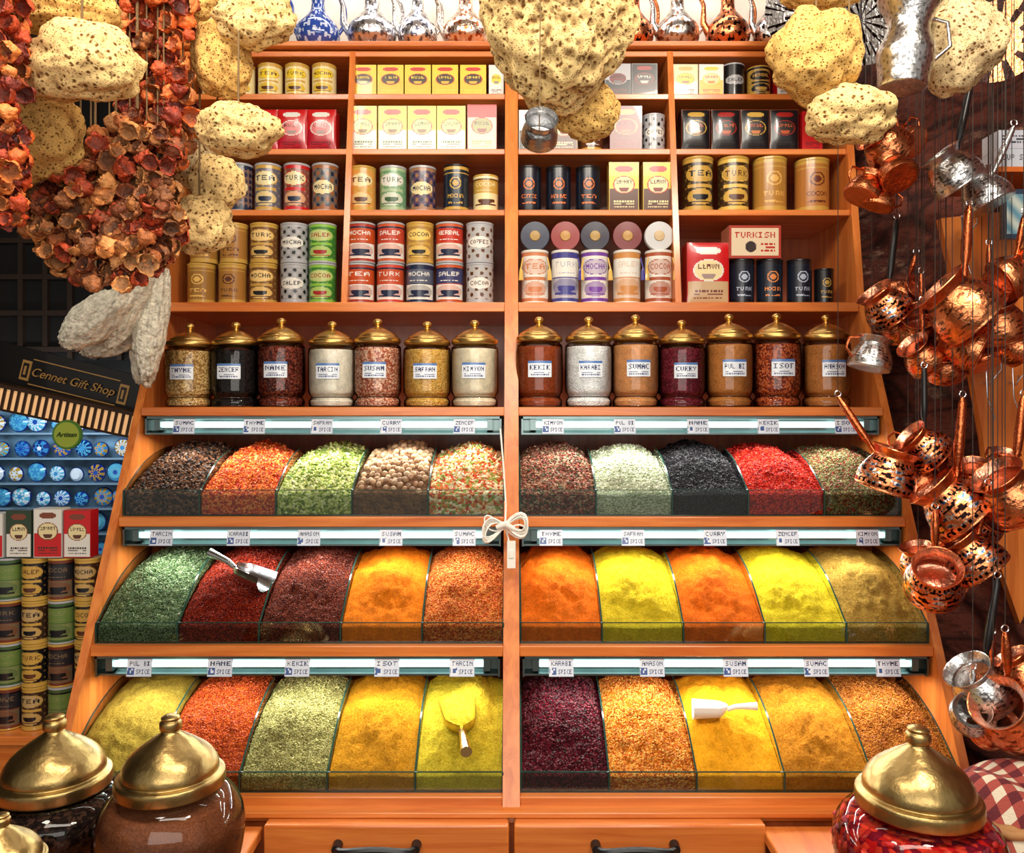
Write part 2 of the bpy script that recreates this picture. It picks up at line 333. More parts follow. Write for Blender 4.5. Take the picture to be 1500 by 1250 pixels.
# ---------------------------------------------------------------- spice bins
SP=[
 [('clove',[C(50,32,24),C(92,58,40),C(28,18,14),C(120,84,60)],130,1.0,.007),('chili_flake',[C(205,70,25),C(235,110,40),C(170,45,20),C(240,140,70)],150,1,.006),
  ('cardamom',[C(150,165,75),C(190,195,112),C(104,124,46),C(210,210,150)],120,1,.008),('nutmeg',[C(120,85,60),C(100,70,50)],90,1,.0105),
  ('potpourri',[C(225,190,140),C(190,70,40),C(230,215,180),C(140,150,70),C(210,120,60)],110,1,.008),
  ('mixed_pepper',[C(120,60,45),C(156,90,72),C(80,80,55),C(84,36,30),C(176,140,112)],160,1,.0055),('white_seed',[C(184,190,158),C(158,166,128),C(206,206,182)],180,1,.0055),
  ('black_pepper',[C(30,28,32),C(48,44,48),C(20,18,22)],200,1,.0048),('red_pepper_flake',[C(196,30,22),C(226,62,36),C(150,18,14)],180,1,.0055),
  ('herb_mix',[C(120,115,70),C(95,80,50),C(150,140,95),C(140,60,45)],190,1,.005)],
 [('dried_herb',[C(84,112,70),C(118,140,94),C(60,84,50),C(140,156,118)],260,1,.0045),('dark_chili',[C(130,30,12),C(164,48,18),C(90,16,8)],260,1,.003),
  ('sumac',[C(104,40,26),C(134,62,42),C(74,24,18)],260,1,.003),('paprika',[C(232,116,14),C(242,134,26)],600,.9,0),('curry_coarse',[C(196,88,30),C(222,116,44),C(170,66,24),C(225,144,74)],230,1,.003),
  ('paprika_bright',[C(230,102,14),C(242,122,26)],600,.9,0),('mustard',[C(212,180,22),C(232,202,48)],600,.9,0),('paprika_orange',[C(230,98,12),C(242,118,22)],600,.9,0),
  ('turmeric_yellow',[C(216,188,24),C(236,210,50)],600,.9,0),('cumin_powder',[C(156,118,46),C(184,146,66)],520,.9,0)],
 [('ginger_powder',[C(168,140,48),C(192,164,68)],600,.9,0),('red_spice',[C(176,66,20),C(206,90,30),C(150,48,16)],240,1,.003),('oregano',[C(156,148,84),C(184,176,112),C(128,122,66)],230,1,.003),
  ('turmeric',[C(208,136,20),C(228,162,38)],560,1,0),('lemon_spice',[C(222,192,40),C(240,216,70)],540,1,0),
  ('dried_rose',[C(70,12,24),C(104,24,38),C(46,8,16)],220,1,.0042),('orange_coarse',[C(210,110,26),C(230,138,46),C(184,84,20),C(236,170,84)],200,1,.003),('curcuma',[C(224,148,20),C(238,166,34)],700,.6,0),
  ('masala',[C(204,124,26),C(226,152,44)],500,1,0),('cumin_coarse',[C(186,106,34),C(210,130,50),C(148,78,24)],230,1,.003)]]
DEP=.38
def heapz(r,t,s):
    d,z,gh,zb=ROW[r];zf=z+gh-.004
    return zf+(zb-.012-zf)*(1-(1-t)**1.9)+.034*(1-(2*s-1)**2)*np.minimum(1,t*2.5)-.012
for r in range(3):
    d,z,gh,zb=ROW[r];y0=d+.02
    for k in range(10):
        if k<5: xa=-W+.004+k*(1.23/5);xb=xa+1.23/5
        else: xa=.026+(k-5)*(1.23/5);xb=xa+1.23/5
        name,cs,sc,bu,gr=SP[r][k]
        mat=spice(name,cs,sc,bu)
        nx,ny=(64,90) if sc>=500 else (50,70)
        S,T=np.meshgrid(np.linspace(0,1,nx),np.linspace(0,1,ny),indexing='ij')
        X=xa+.003+(xb-xa-.006)*S;Y=y0+.004+DEP*T;Z=heapz(r,T,S)
        P=np.stack([X,Y,Z],2).reshape(-1,3)
        nn=nz(P,10,k*3.7+r)*.022+nz(P,34,k)*.011+nz(P,90,k*2.)*.005+(rng.random(len(P))-.5)*(.0022 if sc<400 else .0012)
        Z=Z+(nn.reshape(Z.shape))*np.minimum(1,T*5+.15)*np.minimum(1,.35+3*np.minimum(S,1-S))
        Z=np.maximum(Z,z+.01)
        G=np.stack([X,Y,Z],2)
        mb=MB()
        m_,n_=G.shape[:2];i,j=np.meshgrid(np.arange(m_-1),np.arange(n_-1),indexing='ij')
        mb.add(G.reshape(-1,3),np.stack([i*n_+j,(i+1)*n_+j,(i+1)*n_+j+1,i*n_+j+1],2).reshape(-1,4),(1,1,1),0)
        fr=np.stack([G[:,0,:],G[:,0,:]*[1,1,0]+[0,0,z+.004]],1);grid(mb,fr,0)
        for e in(0,-1):
            sd=np.stack([G[e,:,:],G[e,:,:]*[1,1,0]+[0,0,z+.004]],1);grid(mb,sd if e else sd[::-1],0)
        bk=np.stack([G[:,-1,:]*[1,1,0]+[0,0,z+.004],G[:,-1,:]],1);grid(mb,bk,0)
        box(mb,xa,xb,y0-.006,y0-.001,z+.001,z+gh,mat=1);box(mb,xa,xb,y0-.0065,y0-.0005,z+gh,z+gh+.002,mat=2);box(mb,xa,xb,y0-.0065,y0-.0005,z+.0005,z+.003,mat=2)
        for xx in ([xa] if k in(0,5) else [])+[xb]:
            tt=np.linspace(0,1,24);yy=y0+DEP*tt;zt=heapz(r,tt,np.full(24,.15))+.012
            zt[0]=z+gh
            for s in(-.0022,.0022):
                g=np.stack([np.stack([np.full(24,xx+s),yy,np.full(24,z+.001)],1),np.stack([np.full(24,xx+s),yy,zt],1)],0);grid(mb,g,1)
            g=np.stack([np.stack([np.full(24,xx-.0025),yy,zt],1),np.stack([np.full(24,xx+.0025),yy,zt],1)],0);grid(mb,g,2)
            box(mb,xx-.0022,xx+.0022,y0-.0068,y0,z+.001,z+gh,mat=2)
        if gr>0:
            iv,iF=ico(2 if gr>.01 else 1);nI=int(.246*DEP/(gr*gr*3.2))
            if gr<.0045: nI=2600
            us=rng.random(nI);vs=rng.random(nI)
            if gr>.01:
                q=[];tries=0
                while len(q)<300 and tries<12000:
                    tries+=1;c=(rng.random()*.226+.01,rng.random()*(DEP-.02)+.01)
                    if all((c[0]-a)**2+(c[1]-b_)**2>(gr*1.7)**2 for a,b_ in q): q.append(c)
                q=np.array(q);us=q[:,0]/.246;vs=q[:,1]/DEP;nI=len(q)
            us=.03+us*.94;vs=.02+vs*.96
            ix=us*(nx-1);iy=vs*(ny-1);zz=Z[ix.astype(int),iy.astype(int)]
            ctr=np.stack([xa+.003+(xb-xa-.006)*us,y0+.004+DEP*vs,zz+gr*(.3 if gr<.01 else .5)*rng.random(nI)+gr*.1],1)
            Q=rng.normal(size=(nI,3,3));Q=np.linalg.qr(Q)[0]
            elong=np.array([1.5,.8,.7]) if name in('clove','cardamom','chili_flake','potpourri','red_pepper_flake','dried_herb','dark_chili','sumac','oregano') else (np.array([1.12,.95,.95]) if gr>.01 else np.array([1.05,1,.9]))
            sz=gr*(.75+.5*rng.random(nI)) if gr<.01 else gr*(.9+.25*rng.random(nI))
            B=iv*elong*.72 if gr<.01 else iv*elong
            Vv=np.einsum('vk,nkj->nvj',B,Q)*sz[:,None,None]+ctr[:,None,:]
            FF=(iF[None]+(np.arange(nI)*len(iv))[:,None,None]).reshape(-1,3)
            cc=np.array(cs)[rng.integers(0,len(cs),nI)]
            if name=='nutmeg': cc=np.array([C(166,130,96),C(184,152,116),C(140,104,74)])[rng.integers(0,3,nI)]
            cc=cc*(.7+.55*rng.random((nI,1)))
            mb.add(Vv.reshape(-1,3),FF,np.repeat(cc,len(iF),0),3)
        mb.obj('spice_bin',[mat,glass_tray,glass_edge,seed_m],angle=40)
# ---------------------------------------------------------------- tins & boxes
WORDS=['COFFEE','KAHVE','TEA','TURK','MOCHA','SALEP','COCOA','HERBAL']
def L_tin(rim,base,panel,acc,dark,seed=1,style=0):
    wd=WORDS[seed%len(WORDS)]
    def f(uf,v):
        u=(uf*2)%1.0
        if v<.05 or v>.95: return rim
        if v>.89 or v<.1: return acc
        du=u-.5
        if style==0:
            e=(du/.34)**2+((v-.68)/.15)**2
            if e<1:
                if e>.82: return acc
                if word(u,v,wd,.26,.74,.64,.74): return dark
                return panel
            if .44<v<.49 and abs(du)<.3: return acc
            e2=(du/.3)**2+((v-.27)/.14)**2
            if (du/.17)**2+((v-.28)/.08)**2<1 and v<.32: return dark
            if (abs(du)<.26 and .17<v<.195): return dark
            if e2<1: return mixc(panel,acc,.45)
            return mixc(base,panel,.25) if (math.sin(u*30)*math.sin(v*40)>.6) else base
        if style==1:
            e=(du/.15)**2+((v-.6)/.13)**2
            if e<1: return panel if e>.6 or e<.25 else base
            if word(u,v,wd,.3,.7,.29,.37): return panel
            if tlines(u,v,seed,.32,.68,.16,.23,2): return panel
            if abs(v-.82)<.012: return acc
            return base
        if style==2:
            if v>.5:
                if word(u,v,wd,.22,.78,.68,.79): return panel
                if tlines(u,v,seed,.28,.72,.55,.61,1): return panel
                if v>.84: return dark
                return base
            if abs(v-.5)<.025: return acc
            if (du/.2)**2+((v-.3)/.1)**2<1 and v<.34: return dark
            if abs(du)<.3 and .17<v<.2: return dark
            if abs(du-.22)<.04 and abs(v-.29)<.04: return dark
            e2=(du/.36)**2+((v-.3)/.16)**2
            if e2<1: return mixc(acc,panel,.5)
            return panel if abs(du)<.42 else base
        if style==3:
            if (du/.30)**2+((v-.5)/.14)**2<1:
                return dark if word(u,v,wd,.28,.72,.45,.55) else panel
            q=math.sin(u*26+seed)*math.sin(v*24+seed*2)
            return acc if q>.45 else (dark if q<-.45 else base)
    return f
def tin(mb,x,y,z,r,h,fn,rim):
    p=[(0.0,0),(r*.97,0),(r,h*.01),(r,h*.04),(r*.985,h*.045)]
    body=[(r*.985,h*(.045+.90*i/44)) for i in range(45)]
    lid=[(r*1.0,h*.95),(r*1.01,h*.955),(r*1.01,h*.99),(r*.97,h),(r*.9,h*.985),(0,h*.985)]
    P=np.array(p+body+lid);lathe(mb,P,96,(x,y,z),fn=fn)
def pbox(mb,x,y,z,w,d,h,fn,side,bulge=0):
    cgrid(mb,x-w/2,x+w/2,z,z+h,y,fn,44,50,0,bulge)
    x0,x1,y1=x-w/2,x+w/2,y+d
    V=np.array([[x0,y,z],[x1,y,z],[x1,y1,z],[x0,y1,z],[x0,y,z+h],[x1,y,z+h],[x1,y1,z+h],[x0,y1,z+h]])
    mb.add(V,BF[[0,1,3,4,5]],side,0)
def L_box(top,bot,panel,acc,dark,seed=1,split=.5):
    wd=['KAHVE','TEA','ROSE','COFFEE','SAFRAN','LEMON','COCOA'][seed%7]
    def f(u,v):
        du=u-.5
        if u<.03 or u>.97 or v<.02 or v>.98: return mixc(top,dark,.3)
        e=(du/.3)**2+((v-.86)/.07)**2
        if e<1: return acc
        e=(du/.36)**2+((v-.54)/.18)**2
        if e<1:
            if e>.82: return acc
            if word(u,v,wd,.26,.74,.56,.65): return dark
            if (du/.16)**2+((v-.46)/.07)**2<1 and v<.49: return mixc(dark,acc,.3)
            return panel
        if tlines(u,v,seed,.15,.85,.08,.24,3): return dark if split<.7 and bot[0]>.2 else panel
        return top if v>split else bot
    return f
gold=C(190,150,66);dgold=C(150,108,40);sil=C(165,165,168);wh=C(218,215,206);crm=C(222,206,154);yel=C(228,196,48);red=C(190,22,26);blk=C(16,16,20);nav=C(22,32,60);brn=C(84,46,26);org=C(180,72,30);grn=C(52,116,44);pur=C(84,64,90);mar=C(104,18,24)
def rowitems(ri,items,name,zoff=0,back=.03):
    mb=MB();z=SH[ri]+zoff+.001
    for it in items:
        kind,cx,w,h,fn,extra=it
        D=fd(SH[ri])+back
        x=(cx-CX)*D/F;wm=w*D/F;hm=h*D/F
        if kind=='t': tin(mb,x,D+wm/2,z,wm/2,hm,fn,extra)
        elif kind=='b': pbox(mb,x,D,z,wm,wm*.6,hm,fn,extra)
        elif kind=='s': pbox(mb,x,D+.01,z,wm,wm*.6,hm,fn,extra,.012)
    return mb.obj(name,[print_m],angle=30)
rowitems(1,[('t',cx,36,50,L_tin(gold,crm,yel,gold,brn,i),gold) for i,cx in enumerate((308,350,391,431,471))],'coffee_tins')
rowitems(1,[('b',cx,38,46,L_box(yel,C(226,180,30),C(50,34,20),C(190,40,30),yel,i),yel) for i,cx in enumerate((532,572,612,652,693))]+[('b',727,22,46,L_box(wh,wh,yel,wh,brn,2),wh)],'tea_boxes')
rowitems(1,[('b',cx,38,48,L_box(sil if i%2 else wh,blk if i>2 else sil,mar,sil,blk,i),sil) for i,cx in enumerate((780,822,864,905))]+[('b',944,38,48,L_box(blk,C(50,30,30),C(60,50,50),C(150,40,40),wh,3),blk)],'tea_boxes')
rowitems(1,[('b',1004,37,47,L_box(crm,wh,yel,C(220,160,60),brn,3,.45),crm),('b',1042,36,47,L_box(wh,C(226,180,60),crm,yel,org,4),crm),('t',1078,34,50,L_tin(sil,blk,sil,blk,blk,5,3),sil),('t',1116,34,46,L_tin(gold,gold,blk,blk,gold,7),gold),('b',1155,34,40,L_box(red,wh,crm,yel,brn,3),red)],'coffee_packages')
rowitems(2,[('s',cx,43,62,L_box(red,C(172,16,38),C(210,110,110),wh,mar,i),red) for i,cx in enumerate((340,384,427,470))],'coffee_bags')
rowitems(2,[('b',cx,42,66,L_box(yel,wh,C(210,196,130),C(195,56,40),C(70,100,46),i+3,.45),yel) for i,cx in enumerate((531,575,618,661))]+[('b',706,43,68,L_box(red,C(214,206,170),C(150,150,90),red,brn,9,.72),wh)],'tea_boxes')
rowitems(2,[('b',780,40,60,L_box(wh,blk,crm,red,blk,2),wh),('b',826,40,60,L_box(gold,brn,crm,red,blk,2),gold),('b',917,47,66,L_box(mar,mar,C(130,30,40),C(190,140,70),C(60,10,14),2),mar),('t',960,34,56,L_tin(sil,sil,wh,sil,blk,8,3),sil),('t',868,36,56,L_tin(gold,brn,wh,gold,blk,8,1),sil)],'coffee_packages')
rowitems(2,[('s',cx,42,62,L_box(blk,blk,C(44,34,30),C(150,30,24) if i%2 else gold,C(190,90,46),i),blk) for i,cx in enumerate((1020,1064,1107,1150))]+[('b',1190,30,58,L_box(red,red,wh,gold,mar,3),red)],'coffee_bags')
rowitems(3,[('t',cx,39,72,L_tin(sil,(C(104,92,90),C(120,90,80),C(96,92,104),C(130,70,60),C(100,94,88))[i],crm,(C(150,90,50),nav,gold,red)[i%4],nav,i,(0,3,0)[i%3]),sil) for i,cx in enumerate((302,345,387,430,472))],'coffee_tins')
rowitems(3,[('t',528,39,68,L_tin(gold,C(204,140,62),crm,gold,brn,2),gold),('t',573,40,68,L_tin(sil,C(104,150,108),wh,C(160,180,140),C(60,90,60),3),sil),('t',617,40,68,L_tin(sil,pur,crm,C(150,110,80),nav,4,3),sil),('t',667,38,70,L_tin(blk,C(24,36,48),gold,gold,blk,4,1),blk),('t',711,38,55,L_tin(gold,gold,crm,C(230,214,160),brn,6,2),gold)],'coffee_tins')
rowitems(3,[('t',cx,37,68,L_tin(blk,C(20,26,40),C(204,110,56),blk,blk,i,1),blk) for i,cx in enumerate((775,819,863))]+[('b',cx,44,72,L_box(yel,brn,crm,red,C(70,40,30),i+4,.45),gold) for i,cx in enumerate((914,964))],'coffee_tins')
rowitems(3,[('t',1027,46,82,L_tin(gold,C(50,34,18),gold,gold,blk,2),gold),('t',1080,46,82,L_tin(gold,C(60,40,20),gold,C(220,180,84),brn,3),gold),('t',1135,50,82,L_tin(gold,C(170,120,50),C(220,170,90),gold,brn,3,1),gold),('t',1198,50,80,L_tin(gold,C(174,112,50),C(100,44,20),gold,brn,6,1),gold)],'coffee_tins')
g5=lambda i,s:[L_tin(gold,C(150,106,44),C(225,180,90),gold,brn,s,1),L_tin(gold,C(160,110,48),C(80,40,20),gold,blk,s,1),L_tin(gold,C(110,70,34),C(226,190,120),gold,blk,s,0),L_tin(sil,C(150,150,150),wh,sil,blk,s,3),L_tin(sil,grn,C(180,190,120),C(130,180,60),C(150,30,30),s,0)][i]
rowitems(4,[('t',cx,41,60,g5(i,i+2),gold) for i,cx in enumerate((288,334,380,426,468))],'coffee_tins')
rowitems(4,[('t',cx,41,59,g5(i,i+9),gold) for i,cx in enumerate((292,336,381,426,468))],'coffee_tins',zoff=.152)
m5=lambda i,s:[L_tin(sil,org,wh,C(160,50,30),nav,s,2),L_tin(sil,C(176,60,42),wh,C(190,80,40),nav,s,2),L_tin(gold,C(160,120,56),C(225,190,100),gold,blk,s),L_tin(sil,C(180,46,30),wh,C(190,80,40),nav,s,2),L_tin(sil,C(170,168,165),wh,sil,brn,s,3)][i]
m6=lambda i,s:[L_tin(sil,org,wh,C(160,50,30),nav,s,2),L_tin(sil,C(180,70,36),wh,C(190,60,40),nav,s,2),L_tin(sil,C(80,86,104),wh,nav,nav,s,2),L_tin(sil,C(54,54,96),wh,org,nav,s,2),L_tin(sil,C(170,165,160),wh,sil,brn,s,3)][i]
rowitems(4,[('t',cx,41,60,m6(i,i+2),gold) for i,cx in enumerate((525,569,613,657,702))],'coffee_tins')
rowitems(4,[('t',cx,41,60,m5(i,i+20),gold) for i,cx in enumerate((526,570,613,657,702))],'coffee_tins',zoff=.152)
mb=MB();D=fd(1.99)+.03
cl=[(C(54,60,78),C(190,120,80)),(C(140,52,52),C(60,60,130)),(C(44,40,56),C(110,60,150)),(C(116,48,50),C(190,130,70)),(C(190,190,190),C(160,80,50))]
for i,cx in enumerate((784,829,873,921,968)):
    x=(cx-CX)*D/F;r_=.051;tin(mb,x,D+r_,SH[4]+.001,r_,.2,L_tin(wh,wh,mixc(wh,cl[i][1],.45),cl[i][1],cl[i][1],i+2,(0,2)[i%2]),wh)
    zc=SH[4]+.203+.054;lc=cl[i][0]
    lathe(mb,[(0,0),(.048,0),(.055,.004),(.055,.02),(.053,.024),(.0,.026)],36,(x,D+.055,zc),rot(90),fn=lambda u,v,lc=lc:lc)
    lathe(mb,[(0,0),(.02,.0),(.018,.003),(0,.004)],24,(x,D+.0285,zc),rot(90),col=mixc(lc,gold,.7))
    for s in(-1,1):
        if i%2==0 or s>0:
            tube(mb,[(x+s*.045,D+.004,SH[4]+.17),(x+s*.053,D-.002,SH[4]+.13),(x+s*.052,D-.006,SH[4]+.12),(x+s*.053,D-.006,SH[4]+.085)],[.003,.003,.007,.010],8,col=C(210,170,84) if i%2==0 else C(60,50,130))
mb.obj('gift_tins_with_tassels',[print_m],angle=30)
rowitems(4,[('s',1038,62,90,L_box(red,C(190,160,120),crm,wh,C(110,50,40),5,.36),red),('t',1091,37,66,L_tin(blk,C(18,26,40),C(160,170,190),blk,blk,3,1),blk),('t',1133,38,66,L_tin(blk,C(18,26,40),C(200,120,60),blk,blk,4,1),blk),('t',1177,36,66,L_tin(blk,C(18,26,40),C(160,170,190),blk,blk,3,1),blk),('t',1212,28,52,L_tin(blk,blk,gold,blk,blk,3,1),blk)],'coffee_packages')
rowitems(4,[('b',1106,76,48,lambda u,v:(C(170,30,24) if word(u,v,'TURKISH',.12,.88,.62,.8) or tlines(u,v,3,.62,.88,.2,.5,3) else (C(40,30,30) if ((u-.42)**2/.012+(v-.35)**2/.03<1) else (C(210,190,160) if .05<u<.95 and .07<v<.93 else C(160,50,35)))),C(190,120,90))],'tea_boxes',zoff=.167)
# ---------------------------------------------------------------- apothecary jars
def label_patch(mb,x,y,z0,z1,r,ha,mat,seed):
    na,nh=40,20;A=np.linspace(-ha,ha,na+1)-math.pi/2;Z=np.linspace(z0,z1,nh+1)
    G=np.array([[[x+r*math.cos(a),y+r*math.sin(a),z] for z in Z] for a in A])
    wd=NAMES[(seed*3+1)%len(NAMES)][:6]
    def f(u,v):
        if v>.84: return C(80,120,180)
        if word(u,v,wd,.08,.92,.45,.76): return C(30,40,90)
        if tlines(u,v,seed,.1,.9,.1,.38,2): return C(80,90,130)
        return C(222,230,238)
    cols=np.array([f((i+.5)/na,(j+.5)/nh) for i in range(na) for j in range(nh)])
    i,j=np.meshgrid(np.arange(na),np.arange(nh),indexing='ij');n_=nh+1
    mb.add(G.reshape(-1,3),np.stack([i*n_+j,(i+1)*n_+j,(i+1)*n_+j+1,i*n_+j+1],2).reshape(-1,4),cols,mat)
JC=[[C(216,172,106),C(240,206,140),C(170,126,68)],[C(22,18,18),C(38,30,28)],[C(110,42,30),C(150,74,52),C(70,24,18)],[C(250,240,216),C(252,246,230)],[C(210,136,100),C(242,200,170),C(174,90,66)],[C(216,162,72),C(236,192,104)],[C(252,236,202),C(252,242,216)],
    [C(146,62,28),C(176,84,40)],[C(244,246,246),C(252,252,251)],[C(226,156,98),C(234,170,110)],[C(96,24,34),C(130,40,54)],[C(190,120,58),C(208,138,72)],[C(166,68,34),C(210,110,62),C(114,42,24)],[C(184,112,54),C(202,134,70)]]
JX=[275,343,410,485,552,625,695,790,863,932,1000,1070,1140,1213]
JT=[475,473,467,472,468,472,470,465,465,462,470,461,460,462]
coarse=[1,1,1,0,1,1,0,0,1,0,1,0,1,0]
for i in range(14):
    D=2.86;x=(JX[i]-CX)*D/F;z=1.609;h=(598-JT[i])*D/F;s=h/.312;y=D+.02;q=.083
    mb=MB()
    gp=smoothprof([(0.001,0),(q*.9,0),(q*.97,.006),(q*.97,.022),(q*.88,.032),(q*.9,.04),(q*.98,.05),(q,.07),(q,.195),(q*.95,.214),(q*.82,.226),(q*.8,.236)],4)
    gp[:,1]*=s;lathe(mb,gp,40,(x,y,z),mat=0)
    cp=[(0,.036),(q*.84,.036),(q*.93,.053),(q*.96,.072),(q*.96,.190),(q*.91,.206),(0,.212)]
    cp=np.array(cp);cp[:,1]*=s;lathe(mb,cp,40,(x,y,z),mat=1)
    bp_=np.array([(0,.004),(q*.85,.005),(q*.92,.02),(q*.82,.033),(0,.034)]);bp_[:,1]*=s;lathe(mb,bp_,30,(x,y,z),mat=1)
    lp=smoothprof([(q*.84,.222),(q*.97,.226),(q*.97,.24),(q*.86,.246),(q*.82,.252),(q*.66,.262),(q*.40,.274),(q*.17,.281),(q*.11,.287),(q*.19,.296),(q*.19,.303),(q*.1,.311),(0,.312)],4)
    lp[:,1]*=s;lathe(mb,lp,40,(x,y,z),mat=2)
    label_patch(mb,x,y,z+.10*s,z+.155*s,q+.001,.5,3,i)
    mb.obj('spice_jar',[glass,spice('jar%d'%i,JC[i],180 if coarse[i] else 600,.6),brass,print_m],angle=40)
# ---------------------------------------------------------------- side counters and front jars
for s in(-1,1):
    mb=MB();oe=1.75 if s>0 else 2.0;a,b2=sorted((s*.675,s*oe))
    box(mb,a,b2,1.3,2.222,.44,.47);a,b2=sorted((s*.70,s*oe));box(mb,a,b2,1.33,2.21,.0,.44)
    mb.obj('wooden_counter',[wood_y],bevel=.004)
def big_jar(u,lt,wd,D,cs,sc,label,pieces=False):
    x=(u-CX)*D/F;ztop=EYE+(HY-lt)*D/F;R=wd*D/F/2;h=ztop-.471
    hb=h-.60*R*1.62
    mb=MB();o=(x,D,.471)
    gp=smoothprof([(.001,0),(R*.6,0),(R*.68,.01),(R*.9,hb*.2),(R,hb*.5),(R*.97,hb*.72),(R*.82,hb*.89),(R*.66,hb*.96),(R*.60,hb*.98),(R*.59,hb)],5)
    lathe(mb,gp,56,o,mat=0)
    c=gp.copy();c[:,0]*=.965;c=c[c[:,1]<hb*.84];c=np.concatenate([c[1:],[(0,c[-1,1]+.01)]]);c[0]=(0,.008);lathe(mb,c,56,o,mat=1)
    L=R*.70;lh=h-hb;z0=hb-.012
    lp=smoothprof([(L*.93,z0),(L*1.02,z0+.004),(L*1.05,z0+lh*.05),(L*1.05,z0+lh*.17),(L*1.02,z0+lh*.21),(L*.93,z0+lh*.23),(L*.93,z0+lh*.27),(L*.90,z0+lh*.36),(L*.78,z0+lh*.49),(L*.60,z0+lh*.60),(L*.40,z0+lh*.70),(L*.25,z0+lh*.77),(L*.18,z0+lh*.81),(L*.17,z0+lh*.84),(L*.21,z0+lh*.86),(L*.21,z0+lh*.95),(L*.17,z0+lh*.98),(L*.18,z0+lh*1.02),(L*.10,z0+lh*1.05),(0,z0+lh*1.06)],5)
    lathe(mb,lp,72,o,mat=2)
    if pieces:
        iv,iF=ico(2)
        for k in range(260):
            a=rng.random()*6.283;zz=hb*(.1+.72*rng.random());rr=np.interp(zz,gp[5:,1],gp[5:,0])*.9
            V=iv*np.array([.022,.015,.009])*(1+.3*nz(iv,2,k))[:,None]@np.linalg.qr(rng.normal(size=(3,3)))[0]+np.array(o)+[rr*math.cos(a),rr*math.sin(a),zz]
            mb.add(V,iF,np.array(cs[rng.integers(0,len(cs))])*(.7+.6*rng.random()),4)
    if label is not None:
        label_patch(mb,x,D,.471+hb*label,.471+hb*(label+.16),R*1.006,.2,3,5)
    mb.obj('glass_jar_with_brass_lid',[glass,spice('bigjar%d'%u,cs,sc,.7),brass_old,print_m,seed_m],angle=45)
big_jar(250,1045,208,1.92,[C(140,80,50),C(160,98,64)],600,.5)
big_jar(80,1045,212,2.1,[C(36,24,20),C(70,46,36),C(24,16,14)],110,.4)
big_jar(2,1187,165,1.62,[C(60,40,30),C(90,60,40)],200,None)
big_jar(1345,1062,236,1.88,[C(200,24,24),C(130,16,40),C(224,60,40)],60,None,True)
# ---------------------------------------------------------------- scoops
def scoop(name,u,r,t,size,rz,matr,tilt=0,lift=.42):
    d,z,gh,zb=ROW[r];D=d+.024+DEP*t;x=(u-CX)*D/F;zz=float(heapz(r,np.array(t),np.array(.5)))+size*lift+.008
    mb=MB();A=np.linspace(0,math.pi,17);Lx=np.linspace(0,1,14)
    def shell(off):
        G=[]
        for l in Lx:
            rad=size*(.36+.12*l)*math.sqrt(min(1,l*4+.02))-off
            G.append([[l*size*1.2,rad*math.cos(a),-rad*math.sin(a)+(0.06*size if math.sin(a)<.1 else 0)] for a in A])
        return np.array(G)
    R=rot(0,0,rz)@rot(0,tilt,0);o=np.array([x,D,zz])
    for off in(0,.0015):
        G=shell(off)@R.T+o;grid(mb,G)
    tube(mb,np.array([(.02*size,0,-size*.1),(-size*.25,0,0),(-size*.5,0,size*.03),(-size*1.0,0,size*.06)])@R.T+o,[size*.08,size*.09,size*.10,size*.14],12)
    mb.obj(name,[matr],angle=50)
scoop('metal_scoop',345,1,.34,.105,-20,steel,14)
scoop('brass_scoop',676,2,.17,.12,100,plain('polished_brass',C(226,200,140),.22,1),-14,.40)
scoop('white_scoop',1066,2,.33,.085,172,white_p,0,.46)
# ---------------------------------------------------------------- power cord with switch
mb=MB()
tube(mb,[pt(733,628,2.62),pt(738,690,2.6),pt(741,740,2.58),pt(740,770,2.56),pt(747,800,2.53)],.003,8)
for k in range(9):
    A=np.linspace(0,2*math.pi,25);c=pt(740,772,2.545);w=.062+.014*rng.random();hh=.02+.016*rng.random();ph=rng.random()*.7-.35
    tube(mb,[(c[0]+w*math.sin(a)*math.cos(ph),c[1]-.003*k+.008*math.cos(a*2),c[2]+hh*math.sin(2*a+ph)+w*math.sin(a)*math.sin(ph)) for a in A],.0026,8)
tube(mb,[pt(728,773,2.53),pt(740,768,2.52),pt(752,775,2.53)],[.008,.011,.008],10)
p=pt(749,812,2.51);box(mb,p[0]-.013,p[0]+.013,p[1]-.01,p[1]+.01,p[2]-.042,p[2]+.04);box(mb,p[0]-.007,p[0]+.007,p[1]-.013,p[1]-.01,p[2]-.01,p[2]+.014)
mb.obj('power_cord_with_switch',[white_p],bevel=.002)
